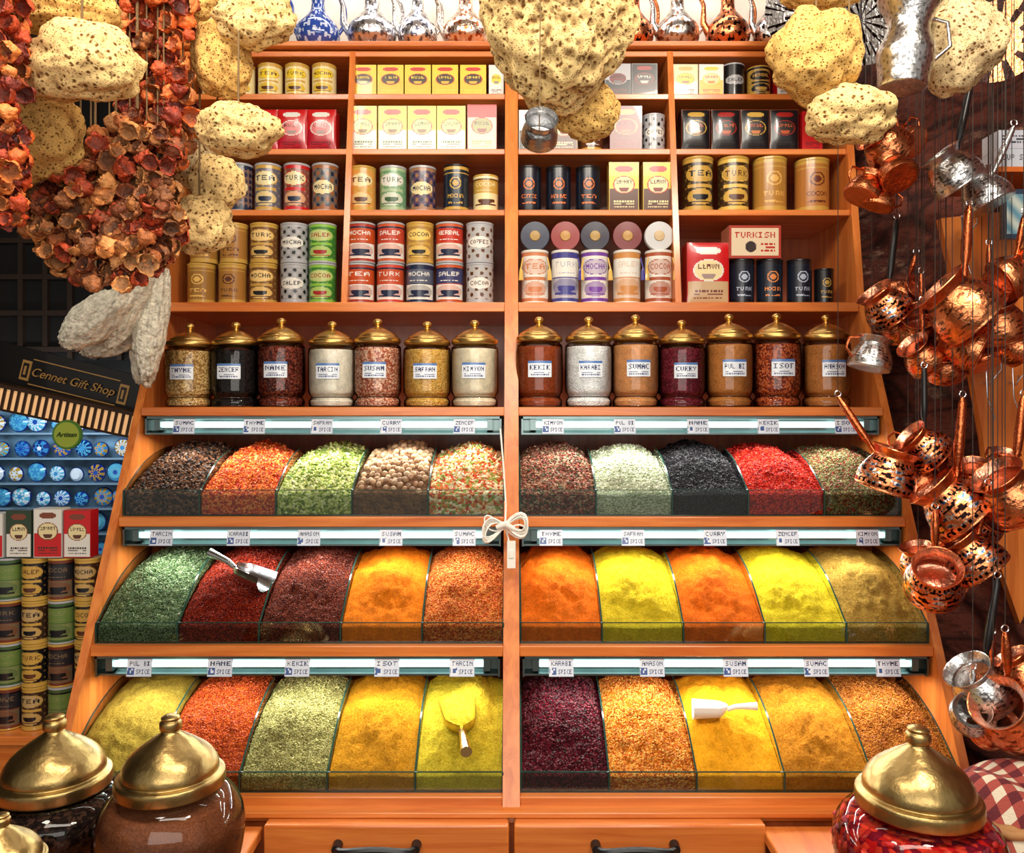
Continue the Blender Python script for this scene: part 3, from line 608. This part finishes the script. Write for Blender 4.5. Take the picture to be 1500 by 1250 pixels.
# ---------------------------------------------------------------- sea sponges
def sponge(u,v,rx,ry,D,seed,tone=0,cord=True,lv=5,npit=230):
    iv5,iF5=ico(lv);iv5=iv5.astype(np.float32)
    c=pt(u,v,D);R=np.array([rx*D/F,(rx+ry)/2*D/F*.8,ry*D/F])
    n1=nz(iv5,1.2,seed*5.1);n2=nz(iv5,2.8,seed*2.3);n3=nz(iv5,8,seed)
    r=1+.18*n1+.13*n2+.045*n3
    g=np.random.default_rng(seed);Pd=g.normal(size=(npit,3)).astype(np.float32);Pd/=np.linalg.norm(Pd,axis=1)[:,None]
    rad=(.02+.042*g.random(npit)**2.5).astype(np.float32);pm=np.zeros(len(iv5),np.float32)
    for k in range(npit):
        ang=np.arccos(np.clip(iv5@Pd[k],-1,1));pm=np.maximum(pm,np.exp(-(ang/rad[k])**2*1.1)*(.5+.5*((k*37)%10)/10))
    r=r-.10*pm
    V=iv5*r[:,None]*R+c
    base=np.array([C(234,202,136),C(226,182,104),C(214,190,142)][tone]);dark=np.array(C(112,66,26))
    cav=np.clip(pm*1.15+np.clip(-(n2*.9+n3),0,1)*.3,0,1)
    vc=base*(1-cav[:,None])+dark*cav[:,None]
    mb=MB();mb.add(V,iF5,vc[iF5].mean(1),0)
    if cord: tube(mb,[(c[0],c[1],c[2]+R[2]*.5),(c[0]+.003,c[1],(c[2]+3.75)/2),(c[0],c[1],3.75)],.0025,6,1)
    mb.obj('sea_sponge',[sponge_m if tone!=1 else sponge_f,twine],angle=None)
for i,a in enumerate([(120,95,84,58,1.72,0),(58,195,64,76,1.85,1),(95,18,72,38,1.8,1),(349,190,62,38,1.95,0),(324,88,42,56,2.05,1),(372,28,60,42,2.0,0),(318,268,38,42,2.15,0),(292,328,48,42,2.1,0),(262,8,52,30,2.1,1),(282,240,34,38,2.2,2),
      (816,34,106,126,1.62,0,6,700),(856,160,48,46,1.72,1),(1195,82,68,66,2.0,1),(1243,166,64,44,2.0,0),(1400,66,64,70,2.1,2),(1205,-12,60,26,2.1,1),(745,-10,34,34,1.7,1),(5,60,30,60,1.9,1)]):
    if len(a)>6: sponge(*a[:5],seed=i+3,tone=a[5],lv=a[6],npit=a[7])
    else: sponge(*a[:5],seed=i+3,tone=a[5])
loof=attr_mat('loofah',.95,0,bump=.8,bscale=70,var=.2,vscale=60,vor=False,dist=.02)
for i,(u,v,rx,ry,a) in enumerate([(140,468,30,58,50),(188,440,26,74,24),(222,462,24,92,6),(176,492,24,62,66),(212,520,20,46,0)]):
    D=2.5+.05*i;c=pt(u,v,D);iv,iF=ico(5);r=1+.12*nz(iv,2,i*9.)+.10*nz(iv*[1,1,.22],12,i*3.)
    V=(iv*r[:,None]*np.array([rx,rx,ry])*D/F)@rot(0,a,0).T+c
    n_=nz(iv*[1,1,.2],16,i*2.);vc=np.array(C(238,232,210))[None]*(1-np.clip(-n_*1.1,0,.6))[:,None]
    mb=MB();mb.add(V,iF,vc[iF].mean(1),0)
    tube(mb,[c,(c[0],c[1],3.75)],.003,6,1);mb.obj('loofah',[loof,twine],angle=None)
# dried pepper garlands
iv3,iF3=ico(3);variants=[]
for k in range(8):
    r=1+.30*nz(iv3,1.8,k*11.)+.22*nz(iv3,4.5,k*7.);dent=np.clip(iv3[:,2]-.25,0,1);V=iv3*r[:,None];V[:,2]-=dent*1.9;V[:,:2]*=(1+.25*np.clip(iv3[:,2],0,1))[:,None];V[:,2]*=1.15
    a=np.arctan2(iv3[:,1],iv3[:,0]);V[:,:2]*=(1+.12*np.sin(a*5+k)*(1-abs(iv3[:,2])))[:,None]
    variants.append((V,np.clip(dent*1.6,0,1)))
def garland(regs,cols,D,size,n,name):
    mb=MB();pts=[];tries=0
    while len(pts)<n and tries<n*60:
        tries+=1;cu,cv,ru,rv=regs[rng.integers(0,len(regs))]
        a,b_=rng.random()*2-1,rng.random()*2-1
        if a*a+b_*b_>1: continue
        dd=D+(rng.random()-.6)*.16*math.sqrt(max(0,1-a*a*.8));p=pt(cu+a*ru,cv+b_*rv,dd)
        if any(np.sum((p-q)**2)<(size*1.0)**2 for q in pts): continue
        pts.append(p)
    for p in pts:
        V,dn=variants[rng.integers(0,8)];Q=np.linalg.qr(rng.normal(size=(3,3)))[0]
        if rng.random()<.6:
            q3=np.array([rng.normal()*.5,-1,rng.normal()*.5]);q3/=np.linalg.norm(q3);q1=np.cross(q3,[0,0,1.]);q1/=np.linalg.norm(q1);Q=np.stack([q1,np.cross(q3,q1),q3],1)
        s=size*(.75+.5*rng.random());base=np.array(cols[rng.integers(0,len(cols))])*(.75+.6*rng.random())
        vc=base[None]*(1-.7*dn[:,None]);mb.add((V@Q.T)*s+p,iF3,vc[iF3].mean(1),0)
    for cu,cv,ru,rv in regs:
        for k in range(3):
            a=pt(cu+(k-1)*ru*.5,cv+rv*.8,D);tube(mb,[a,(a[0],a[1],3.75)],.002,6,1)
    mb.obj(name,[dried_m,twine],angle=None)
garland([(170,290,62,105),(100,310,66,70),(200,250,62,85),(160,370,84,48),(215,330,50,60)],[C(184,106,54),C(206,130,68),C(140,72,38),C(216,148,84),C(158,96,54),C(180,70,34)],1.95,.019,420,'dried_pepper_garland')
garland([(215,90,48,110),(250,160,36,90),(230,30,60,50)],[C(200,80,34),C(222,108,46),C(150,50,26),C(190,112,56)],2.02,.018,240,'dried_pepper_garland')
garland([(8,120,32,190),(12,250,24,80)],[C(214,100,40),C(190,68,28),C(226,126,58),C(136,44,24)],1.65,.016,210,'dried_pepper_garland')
# ---------------------------------------------------------------- cezves / hanging copperware
cop=C(226,138,90);cop2=C(196,102,60);slv=C(205,205,205);dk=C(34,22,20);blu=C(70,96,134)
def metal_fn(scheme,k):
    def f(u,t):
        a=u*2*math.pi
        if scheme=='c': 
            if .15<t<.72: 
                q=math.sin(a*8+math.sin(t*26)*1.4)*math.sin(t*34)+.35*math.sin(a*24)*math.sin(t*60);return mixc(cop,dk,.7) if q>.5 else cop
            return cop if abs(t-.78)>.03 else mixc(cop,dk,.6)
        if scheme=='s':
            if .15<t<.72:
                q=math.sin(a*9+math.sin(t*20)*2)*math.cos(t*34)+.4*math.sin(a*27);return mixc(slv,dk,.75) if q>.45 else slv
            return slv
        if scheme=='p':
            if .10<t<.16 or .70<t<.76: return dk if math.sin(a*30)>0 else cop
            if .16<t<.70:
                q=math.sin(a*6+1.6*math.sin(t*18))*math.sin(t*24+1)+.45*math.sin(a*18)*math.sin(t*50)
                return dk if q>.45 else (blu if q<-.85 else (slv if q<-.5 else cop))
            return cop
        return cop
    return f
def cezve(u,v,wd,D,scheme,tilt,yaw,hc='m',hlen=2.3,handle=True):
    s=wd*1.12*D/F/2;c=pt(u,v,D);R=rot(0,0,yaw)@rot(0,tilt,0);mb=MB()
    out=smoothprof([(0,0),(.9,0),(1.0,.12),(1.0,.45),(.86,.85),(.68,1.15),(.66,1.25),(.82,1.5)],9)
    inn=smoothprof([(.80,1.5),(.63,1.25),(.65,1.13),(.82,.84),(.95,.45),(.9,.08),(0,.06)],4)
    def pl(P):P=np.array(P,float);P[:,1]-=.7;return P*s
    lathe(mb,pl(out),112,c,R,0,fn=metal_fn(scheme,0));lathe(mb,pl(inn),36,c,R,0,col=slv if scheme=='s' else mixc(cop,slv,.2))
    lathe(mb,pl([(.80,1.5),(.83,1.52),(.84,1.5),(.82,1.48)]),36,c,R,0,col=cop if scheme!='s' else slv)
    if handle:
        A=math.radians(40);hd=np.array([math.cos(A),0,math.sin(A)]);st=np.array([.68,0,.5])
        pts=[st+hd*l for l in(0,.35,.5,1.0,hlen-.2,hlen)];pts=np.array(pts)*s@R.T+c
        tube(mb,pts,np.array([.11,.08,.13,.15,.12,.06])*s,10,1 if hc=='k' else 0,col=cop2 if scheme!='s' else slv)
        e=pts[-1];B=np.linspace(0,2*math.pi,14)
        tube(mb,[(e[0]+.009*math.sin(b),e[1],e[2]+.009-.009*math.cos(b)) for b in B],.0018,6,2,cap=False)
        tube(mb,[(e[0],e[1],e[2]+.016),(e[0],e[1],3.75)],.0012,5,3)
    else:
        tube(mb,np.array([(.8,0,.7),(1.35,0,.5),(1.4,0,0),(1.0,0,-.35)])*s@R.T+c,.07*s,8,0,col=cop2)
        tube(mb,[(c[0],c[1],c[2]),(c[0],c[1],3.75)],.0012,5,3)
    mb.obj('copper_cezve' if scheme!='s' else 'silver_cezve',[metal_m,black_p,steel,cord_m],angle=45)
PO=[(1295,212,60,2.5,'c',-60,20,'m',1.2,0),(1268,275,46,2.5,'c',-30,200,'m',1.2,0),(1312,250,48,2.45,'c',40,100,'m',1.2,0),(1330,205,40,2.55,'c',-60,-60,'m',1.3,0),(1290,290,40,2.5,'c',20,0,'m',1.2,0),
(1393,250,66,2.35,'s',-38,0,'k',2.9,1),(1440,282,62,2.4,'s',-28,-30,'m',2.0,1),
(1296,448,60,2.55,'p',-42,10,'k',3.0,1),(1350,478,56,2.5,'c',-55,60,'m',1.6,1),(1406,448,92,2.35,'c',-46,-10,'m',2.0,1),(1462,470,66,2.4,'c',-30,40,'m',1.5,1),(1486,402,60,2.35,'c',-60,170,'m',1.8,1),
(1277,520,54,2.55,'s',-15,190,'m',2,0),(1350,520,52,2.45,'c',-50,20,'m',1.8,1),(1412,506,66,2.4,'c',-66,-30,'m',1.6,1),
(1303,690,74,2.38,'p',-18,150,'m',2.3,1),(1352,655,60,2.4,'p',-50,0,'k',2.6,1),(1395,738,86,2.3,'p',-46,-20,'m',2.4,1),(1370,848,74,2.25,'p',-50,70,'m',1.6,1),(1424,815,72,2.25,'p',-40,-20,'m',1.8,1),(1480,722,84,2.2,'c',-42,10,'m',2.2,1),
(1435,1005,76,2.12,'s',-40,10,'k',2.9,1),(1478,1045,88,2.05,'c',-56,30,'m',1.6,1),(1425,1045,56,2.1,'s',-60,60,'m',1.3,1),(1495,985,60,2.1,'c',-35,-20,'k',3.2,1),
(1325,430,44,2.6,'c',-70,120,'m',1.5,1),(1443,765,58,2.3,'p',-60,100,'m',1.5,1),(1450,430,54,2.45,'c',-50,200,'m',1.5,1),(1385,535,48,2.45,'c',-40,60,'m',1.4,1),(1340,700,50,2.45,'c',-50,-40,'m',1.5,1),(1400,790,54,2.35,'c',-40,20,'m',1.5,1),(1455,1000,54,2.2,'c',-50,200,'m',1.5,1),
(1375,480,50,2.5,'c',-20,80,'m',1.3,0),(1310,478,42,2.62,'c',-60,30,'m',1.3,0),(1438,520,46,2.5,'c',-30,-60,'m',1.3,0),(1482,505,50,2.45,'c',-60,0,'m',1.3,0),(1330,665,46,2.5,'c',-40,140,'m',1.3,0),(1378,690,50,2.42,'c',-60,30,'m',1.4,0),(1425,700,50,2.4,'p',-30,60,'m',1.4,0),(1345,820,48,2.4,'p',-20,30,'m',1.3,0),(1395,860,44,2.35,'c',-60,-30,'m',1.3,0),(1468,680,44,2.35,'c',-20,100,'m',1.3,0),(1455,1065,54,2.1,'c',-60,100,'m',1.3,0)]
for p in PO: cezve(*p[:9],handle=bool(p[9]))
mb=MB();c=pt(1328,68,2.0);s=2.0/F
lathe(mb,smoothprof([(0,-62*s),(28*s,-62*s),(34*s,-58*s),(36*s,-40*s),(40*s,-10*s),(30*s,20*s),(32*s,40*s),(46*s,66*s),(43*s,66*s),(28*s,36*s),(25*s,18*s),(32*s,-10*s),(0,-50*s)],7),96,c,rot(0,6,0),fn=lambda u,t:mixc(slv,dk,.5) if (math.sin(u*100)*math.sin(t*70)>.5) else slv)
tube(mb,np.array([(38*s,0,40*s),(60*s,0,35*s),(64*s,0,0),(40*s,0,-20*s)])+c,3*s,8,0,col=slv);tube(mb,[c+[0,0,66*s],(c[0],c[1],3.75)],.002,6,1)
mb.obj('silver_tankard',[metal_m,twine],angle=50)
mb=MB();c=pt(790,200,1.45);s=1.45/F
lathe(mb,smoothprof([(0,-6*s),(24*s,-8*s),(27*s,-2*s),(25*s,14*s),(20*s,24*s),(24*s,34*s)],5),40,c,rot(62,8,0),fn=lambda u,t:slv)
lathe(mb,[(0,-8.6*s),(10*s,-8.6*s),(20*s,-9.4*s),(21*s,-8*s)],30,c,rot(62,8,0),fn=lambda u,t:C(180,190,205))
tube(mb,[c,(c[0]+.004,c[1],2.6),(c[0],c[1],3.75)],.0012,6,1);mb.obj('small_silver_pot',[metal_m,twine])
def plate(u,v,rp,D,f,R=None):
    mb=MB();c=pt(u,v,D);r=rp*D/F
    P=np.array([(0.001,0.2),(.55,.2),(.62,.17),(.8,.06),(1.,0),(1.0,-.03),(.8,.02),(.5,.1),(0.001,.1)]);P=np.concatenate([dens(P[:5],30),P[5:]])
    Q=P.copy();Q[:,0]*=r;Q[:,1]*=-r*.5
    R=rot(90,0,0) if R is None else R
    n=110;rr=P[:,0]
    lathe(mb,Q,n,c,R,col=np.array([f((j+.5)/n,(rr[i]+rr[i+1])/2) for i in range(len(P)-1) for j in range(n)]))
    tube(mb,[c,(c[0],c[1]+.02,3.75)],.002,6,1)
    return mb
def pf(u,r): 
    q=math.sin(u*2*math.pi*12+math.sin(r*20))*math.cos(r*26)+.4*math.sin(u*2*math.pi*36);return dk if q>.3 else slv
mb=plate(1262,28,68,2.75,pf);mb.obj('ornate_plate',[metal_m,cord_m])
mb=plate(1180,20,60,2.85,pf);mb.obj('ornate_plate',[metal_m,cord_m])
mb=plate(1462,60,60,2.5,lambda u,r:cop if math.sin(u*70)*math.cos(r*20)<.3 else dk,R=rot(90,0,-30));mb.obj('copper_plate',[metal_m,cord_m])
# hanging board on the right
mb=MB();D=2.62
poly=[(1378,320),(1560,300),(1560,1010),(1500,930),(1462,820),(1440,640),(1408,460)]
A=[pt(u,v,D) for u,v in poly];k=len(A);Bv=[a+np.array([.0,.03,0]) for a in A]
mb.add(A,[list(range(k))],(1,1,1),0);mb.add(Bv,[list(range(k))[::-1]],(1,1,1),0);mb.add(A+Bv,[[i,i+k,(i+1)%k+k,(i+1)%k] for i in range(k)],(1,1,1),0)
for u,v in((1405,350),(1440,560),(1478,560),(1480,330)):
    a=pt(u,v,D);tube(mb,[a+[0,0,0],a+[0,-.04,-.01],a+[.0,-.05,.02]],.003,6,1)
    tube(mb,[a+[0,-.045,0],a+[.03,-.05,.04],a+[.02,-.05,.09],a+[-.02,-.05,.06],a+[-.015,-.05,-.05],a+[.01,-.05,-.12]],.0025,6,1)
mb.obj('hanging_board',[wood_v,steel],bevel=.004)
mb=MB();D=2.45;z=pt(0,245,D)[2];x=pt(1480,0,D)[0]
pbox(mb,x+.02,D,z,.11,.09,.055,lambda u,v:C(60,60,70) if word(u,v,'CUP SET',.1,.9,.4,.7) else C(190,196,206),C(180,186,196))
pbox(mb,x+.02,D,z+.056,.11,.09,.055,lambda u,v:C(60,60,70) if tlines(u,v,5,.1,.8,.3,.8,3) else C(190,194,206),C(180,186,196))
box(mb,x-.05,x+.2,D-.01,D+.28,z-.016,z-.001,C(200,100,40))
mb.obj('gift_boxes',[print_m])
mb=MB();p=pt(1488,348,D);pbox(mb,p[0]+.02,D+.02,p[2],.09,.02,.15,lambda u,v:C(40,60,80) if (u<.12 or v<.1 or v>.9) else mixc(C(90,140,160),C(190,200,190),.5+.5*math.sin(u*9+v*14)),C(40,50,60));mb.obj('picture_frame',[print_m])
# ---------------------------------------------------------------- ewers on top of the cabinet
def ewer(u,wd,col,dec,D=3.28,h=.36,seed=0,name='copper_ewer',mt=None):
    x=(u-CX)*D/F;r=wd*D/F/2;z=3.006;mb=MB()
    P=smoothprof([(0,0),(.62,0),(.66,.02),(.45,.05),(.5,.08),(.9,.16),(1,.24),(.92,.34),(.6,.44),(.36,.52),(.3,.62),(.36,.72),(.5,.78),(.44,.82),(.2,.9),(.08,.94),(.12,.97),(0,1.0)],5)
    P[:,0]*=r;P[:,1]*=h
    lathe(mb,P,96,(x,D,z),fn=lambda uu,t:(dec if (math.sin(uu*2*math.pi*8+seed+math.sin(t*30))*math.sin(t*60)+.4*math.sin(uu*2*math.pi*24)>.4) else col))
    a=np.linspace(-1,1,12)
    tube(mb,[(x+r*(.4+.85*math.sqrt(max(0,1-t*t*.9))),D,z+h*(.48+.26*t)) for t in a],r*.09,8,0,col)
    tube(mb,[(x-r*.8,D,z+h*.25),(x-r*1.15,D-.01,z+h*.38),(x-r*1.15,D-.02,z+h*.56),(x-r*1.3,D-.02,z+h*.66)],[r*.22,r*.15,r*.1,r*.08],10,0,col)
    mb.obj(name,[mt or metal_m],angle=50)
ceram=attr_mat('glazed_ceramic',.12,0,coat=.6)
ewer(398,50,C(150,165,190),nav,name='ceramic_ewer',mt=ceram);ewer(466,64,C(40,70,150),C(190,200,220),name='ceramic_ewer',mt=ceram)
ewer(545,72,C(225,225,228),C(130,125,130),name='silver_ewer');ewer(612,58,C(230,230,232),C(110,110,130),name='silver_ewer');ewer(682,68,C(232,215,200),C(170,100,60),name='silver_ewer')
ewer(928,58,cop,dk,seed=1);ewer(992,64,slv,C(150,110,80),seed=2,name='silver_ewer');ewer(1066,64,cop,dk,seed=3);ewer(1130,54,slv,dk,seed=4,name='silver_ewer')
# ---------------------------------------------------------------- basket with checked cloth
mb=MB();c=pt(1455,1150,2.0)
S,Tq=np.meshgrid(np.linspace(-1,1,97),np.linspace(-1,1,97),indexing='ij')
R2=np.sqrt(S**2+Tq**2);Z=.10*(1-np.clip(R2,0,1.4)**2*.9)+.012*np.sin(S*9+Tq*4)
G=np.stack([c[0]+.06+S*.2,c[1]+Tq*.16,c[2]-.06+Z],2)
col=[]
for i in range(96):
    for j in range(96):
        a=((i//6)%2)+((j//6)%2);col.append([C(214,200,176),C(160,70,60),C(96,26,34)][a])
grid(mb,G,0,np.array(col))
for k in range(12):
    A=np.linspace(0,2*math.pi,60);zz=.49+k*.021;rr=1+.02*math.sin(k*3)
    tube(mb,[(c[0]+.06+(.165+.002*k)*rr*math.cos(a),c[1]+(.135+.002*k)*rr*math.sin(a),min(zz,c[2]-.05)+.004*math.sin(a*14+k*math.pi)) for a in A],.011,6,1,cap=False)
mb.obj('basket_with_checked_cloth',[cloth_m,plain('wicker',C(170,120,70),.7)],angle=None)
# ---------------------------------------------------------------- left: tin stand, arcade shop
mb=MB();D=2.6;z=.585
box(mb,-2.1,-1.30,D-.06,D+.25,z-.03,z)
box(mb,-2.1,-1.30,D-.05,D+.25,0,.555)
mb.obj('display_table',[wood_h],bevel=.004)
mb=MB();h=.135;z=.586
for row in range(4):
    for k in range(5):
        x=-1.355-(4-k)*.084
        st=[L_tin(gold,blk,gold,gold,brn,k+row,0),L_tin(sil,C(100,124,60),C(120,130,76),C(60,90,50),blk,k+row,2),L_tin(gold,C(56,34,24),C(180,150,100),gold,blk,k,0),L_tin(gold,C(36,34,38),C(110,90,66),C(110,50,30),blk,k+row,2)][(k*3+row*2)%4]
        tin(mb,x,D+.02,z+row*(h+.001),.040,h,st,gold)
mb.obj('stacked_coffee_tins',[print_m],angle=30)
mb=MB();zt=z+4*(h+.001)+.001
for k,(x,w,hh,c1) in enumerate(((-1.375,.085,.15,red),(-1.468,.09,.155,wh),(-1.56,.08,.15,C(40,60,40)),(-1.65,.08,.14,wh))):
    pbox(mb,x,D-.01,zt,w,.05,hh,L_box(c1,wh if k%2==0 else red,crm,C(120,60,40),C(60,40,30),k+3,.5),c1)
mb.obj('tea_boxes',[print_m])
shop=empty('arcade_gift_shop',(-2.9,5.1,0))
def disc(mb,x,y,z,r,fn,n=48):
    rad=[.001,.12,.24,.36,.48,.6,.7,.8,.9,1.0,1.0];P=np.array([(r*q,-(.0 if q<.6 else (q-.6)*.05)) for q in rad]);P[-1,1]=-.026;rr=rad
    lathe(mb,P,n,(x,y,z),rot(90,0,0),col=np.array([fn((j+.5)/n,(rr[i]+rr[i+1])/2) for i in range(10) for j in range(n)]))
mb=MB();y=5.1
cb=[C(30,76,170),C(60,140,200),C(215,228,240),C(22,46,120),C(90,180,215),C(190,150,60)]
for r_ in range(7):
    zz=.52+r_*.155
    for k in range(14):
        x=-3.6+k*.125+.03*(r_%2)+.02*rng.random();c1=cb[rng.integers(0,6)];c2=cb[rng.integers(1,6)];c3=cb[rng.integers(0,3)];nn=int(rng.integers(5,12));rr_=.045+.02*rng.random()
        disc(mb,x,y,zz+rr_+.008,rr_,lambda u,r,c1=c1,c2=c2,c3=c3,nn=nn:(c3 if r<.3 else (cb[3] if r>.88 else (c1 if math.sin(u*2*math.pi*nn)*math.cos(r*9)>0 else c2))))
    box(mb,-3.75,-1.95,y-.04,y+.12,zz-.006,zz+.006,C(120,150,175))
mb.obj('shelves_of_ceramic_plates',[ceram],shop)
mb=MB();box(mb,-3.8,-1.9,y+.13,y+.16,.4,1.62);mb.obj('shop_back_panel',[plain('blue_white_panel',C(110,150,180),.6,var=.6,vs=9)],shop)
mb=MB();box(mb,-3.8,-1.9,y-.05,y+.15,0,.48);mb.obj('shop_counter',[wood_dark],shop)
mb=MB();R=rot(0,12,0);c=pt(100,603,4.42)
box(mb,-.75,.42,-.06,.15,.055,.075,mat=1,M=(R,c));box(mb,-.75,.42,-.02,.15,-.07,-.055,mat=1,M=(R,c))
for k in range(30):
    x=-.74+k*.038;box(mb,x,x+.024,-.04,.0,-.055,.055,mat=0,M=(R,c));box(mb,x+.024,x+.038,-.05,.0,-.055,.055,mat=1,M=(R,c))
mb.obj('lit_eave',[emis('warm_tube',(.9,.50,.22),.55),plain('eave_wood',C(70,44,26),.5)],shop)
sg=empty('shop_sign',tuple(pt(112,558,4.5)))
mb=MB();R=rot(0,14,0);c=pt(108,560,4.5)
box(mb,-.9,.36,0,.04,-.10,.12,C(20,17,17),0,M=(R,c))
gc=C(200,152,86)
for z0,z1 in((-.072,-.066),(.066,.072)): box(mb,-.24,.25,-.006,0,z0,z1,gc,0,M=(R,c))
for x in(-.27,.28):
    for a in range(3): box(mb,x-.026+.010*a,x+.026-.010*a,-.006,0,-.055+.015*a,.055-.015*a,[gc,C(26,22,22),gc][a],0,M=(R,c+np.array([0,-.003*a,0])))
mb.obj('board',[print_m],sg)
def text(body,loc,size,roll,col,name,parent):
    t=bpy.data.curves.new(name,'FONT');t.body=body;t.size=size;t.align_x='CENTER';t.align_y='CENTER';t.extrude=.003;t.shear=.3
    o=bpy.data.objects.new(name,t);o.rotation_euler=(math.radians(90),math.radians(roll),0)
    bpy.context.collection.objects.link(o);o.parent=parent;o.location=np.array(loc)-np.array(parent.location)
    t.materials.append(plain(name+'_gold',col,.4));return o
text('Cennet Gift Shop',c+np.array([0,-.012,0]),.066,14,gc,'lettering',sg)
bd=empty('round_shop_sign',tuple(pt(98,637,4.3)))
mb=MB();c=pt(98,637,4.3)
lathe(mb,[(0,0),(.062,0),(.066,.003),(.076,.003),(.078,.0),(.078,-.012),(0,-.012)],40,c,rot(90,0,0),fn=lambda u,t:C(90,150,50))
lathe(mb,[(0,.0035),(.066,.0035)],40,c,rot(90,0,0),col=C(190,210,70));mb.obj('disc',[print_m],bd)
text('Artisan',c+np.array([0,-.006,0]),.036,0,C(20,60,30),'lettering',bd)
mb=MB();y=5.0;box(mb,-4.2,-1.5,y,y+.08,1.9,3.7,mat=0)
for k in range(18): box(mb,-4.2+k*.15,-4.17+k*.15,y-.03,y,1.9,3.7,mat=1)
for k in range(8): box(mb,-4.2,-1.5,y-.035,y,1.95+k*.22,1.98+k*.22,mat=1)
mb.obj('lattice_wall_panel',[plain('dark_lattice_back',C(12,9,8),.8),plain('lattice_wood',C(50,34,24),.6)],shop)
# ---------------------------------------------------------------- lights
def area(name,loc,rotd,sx,sy,e,col):
    L=bpy.data.lights.new(name,'AREA');L.shape='RECTANGLE';L.size=sx;L.size_y=sy;L.energy=e;L.color=col
    o=bpy.data.objects.new(name,L);o.location=loc;o.rotation_euler=tuple(math.radians(a) for a in rotd);bpy.context.collection.objects.link(o)
area('ceiling_lamp_front',(0,.7,3.4),(52,0,0),2.0,.5,46,(1,.91,.78))
area('ceiling_lamp_left',(-1.1,1.2,3.5),(35,0,-25),.4,.4,19,(1,.9,.75))
area('ceiling_lamp_right',(1.0,1.0,3.5),(35,0,35),.4,.4,34,(1,.9,.76))
area('front_fill_light',(0,-.6,2.0),(84,0,0),2.6,1.2,42,(1,.94,.86))  # added front fill from behind the camera, not a fixture of the shop
area('top_shelf_lamp',(0,3.15,3.7),(25,0,0),2.2,.15,11,(1,.97,.92))
area('arcade_lamp',(-2.75,4.55,1.55),(75,0,10),.9,.2,6,(.85,.95,1))
w=bpy.data.worlds.new('World');bpy.context.scene.world=w;w.use_nodes=True
w.node_tree.nodes['Background'].inputs[0].default_value=(1,.92,.82,1);w.node_tree.nodes['Background'].inputs[1].default_value=.38
sc=bpy.context.scene;sc.view_settings.view_transform='Standard'
cam=bpy.data.cameras.new('camera');cam.sensor_width=36;cam.lens=28.8;cam.shift_y=-25/1500
co=bpy.data.objects.new('camera',cam);co.location=(0,0,EYE);co.rotation_euler=(math.pi/2,0,0);bpy.context.collection.objects.link(co);sc.camera=co
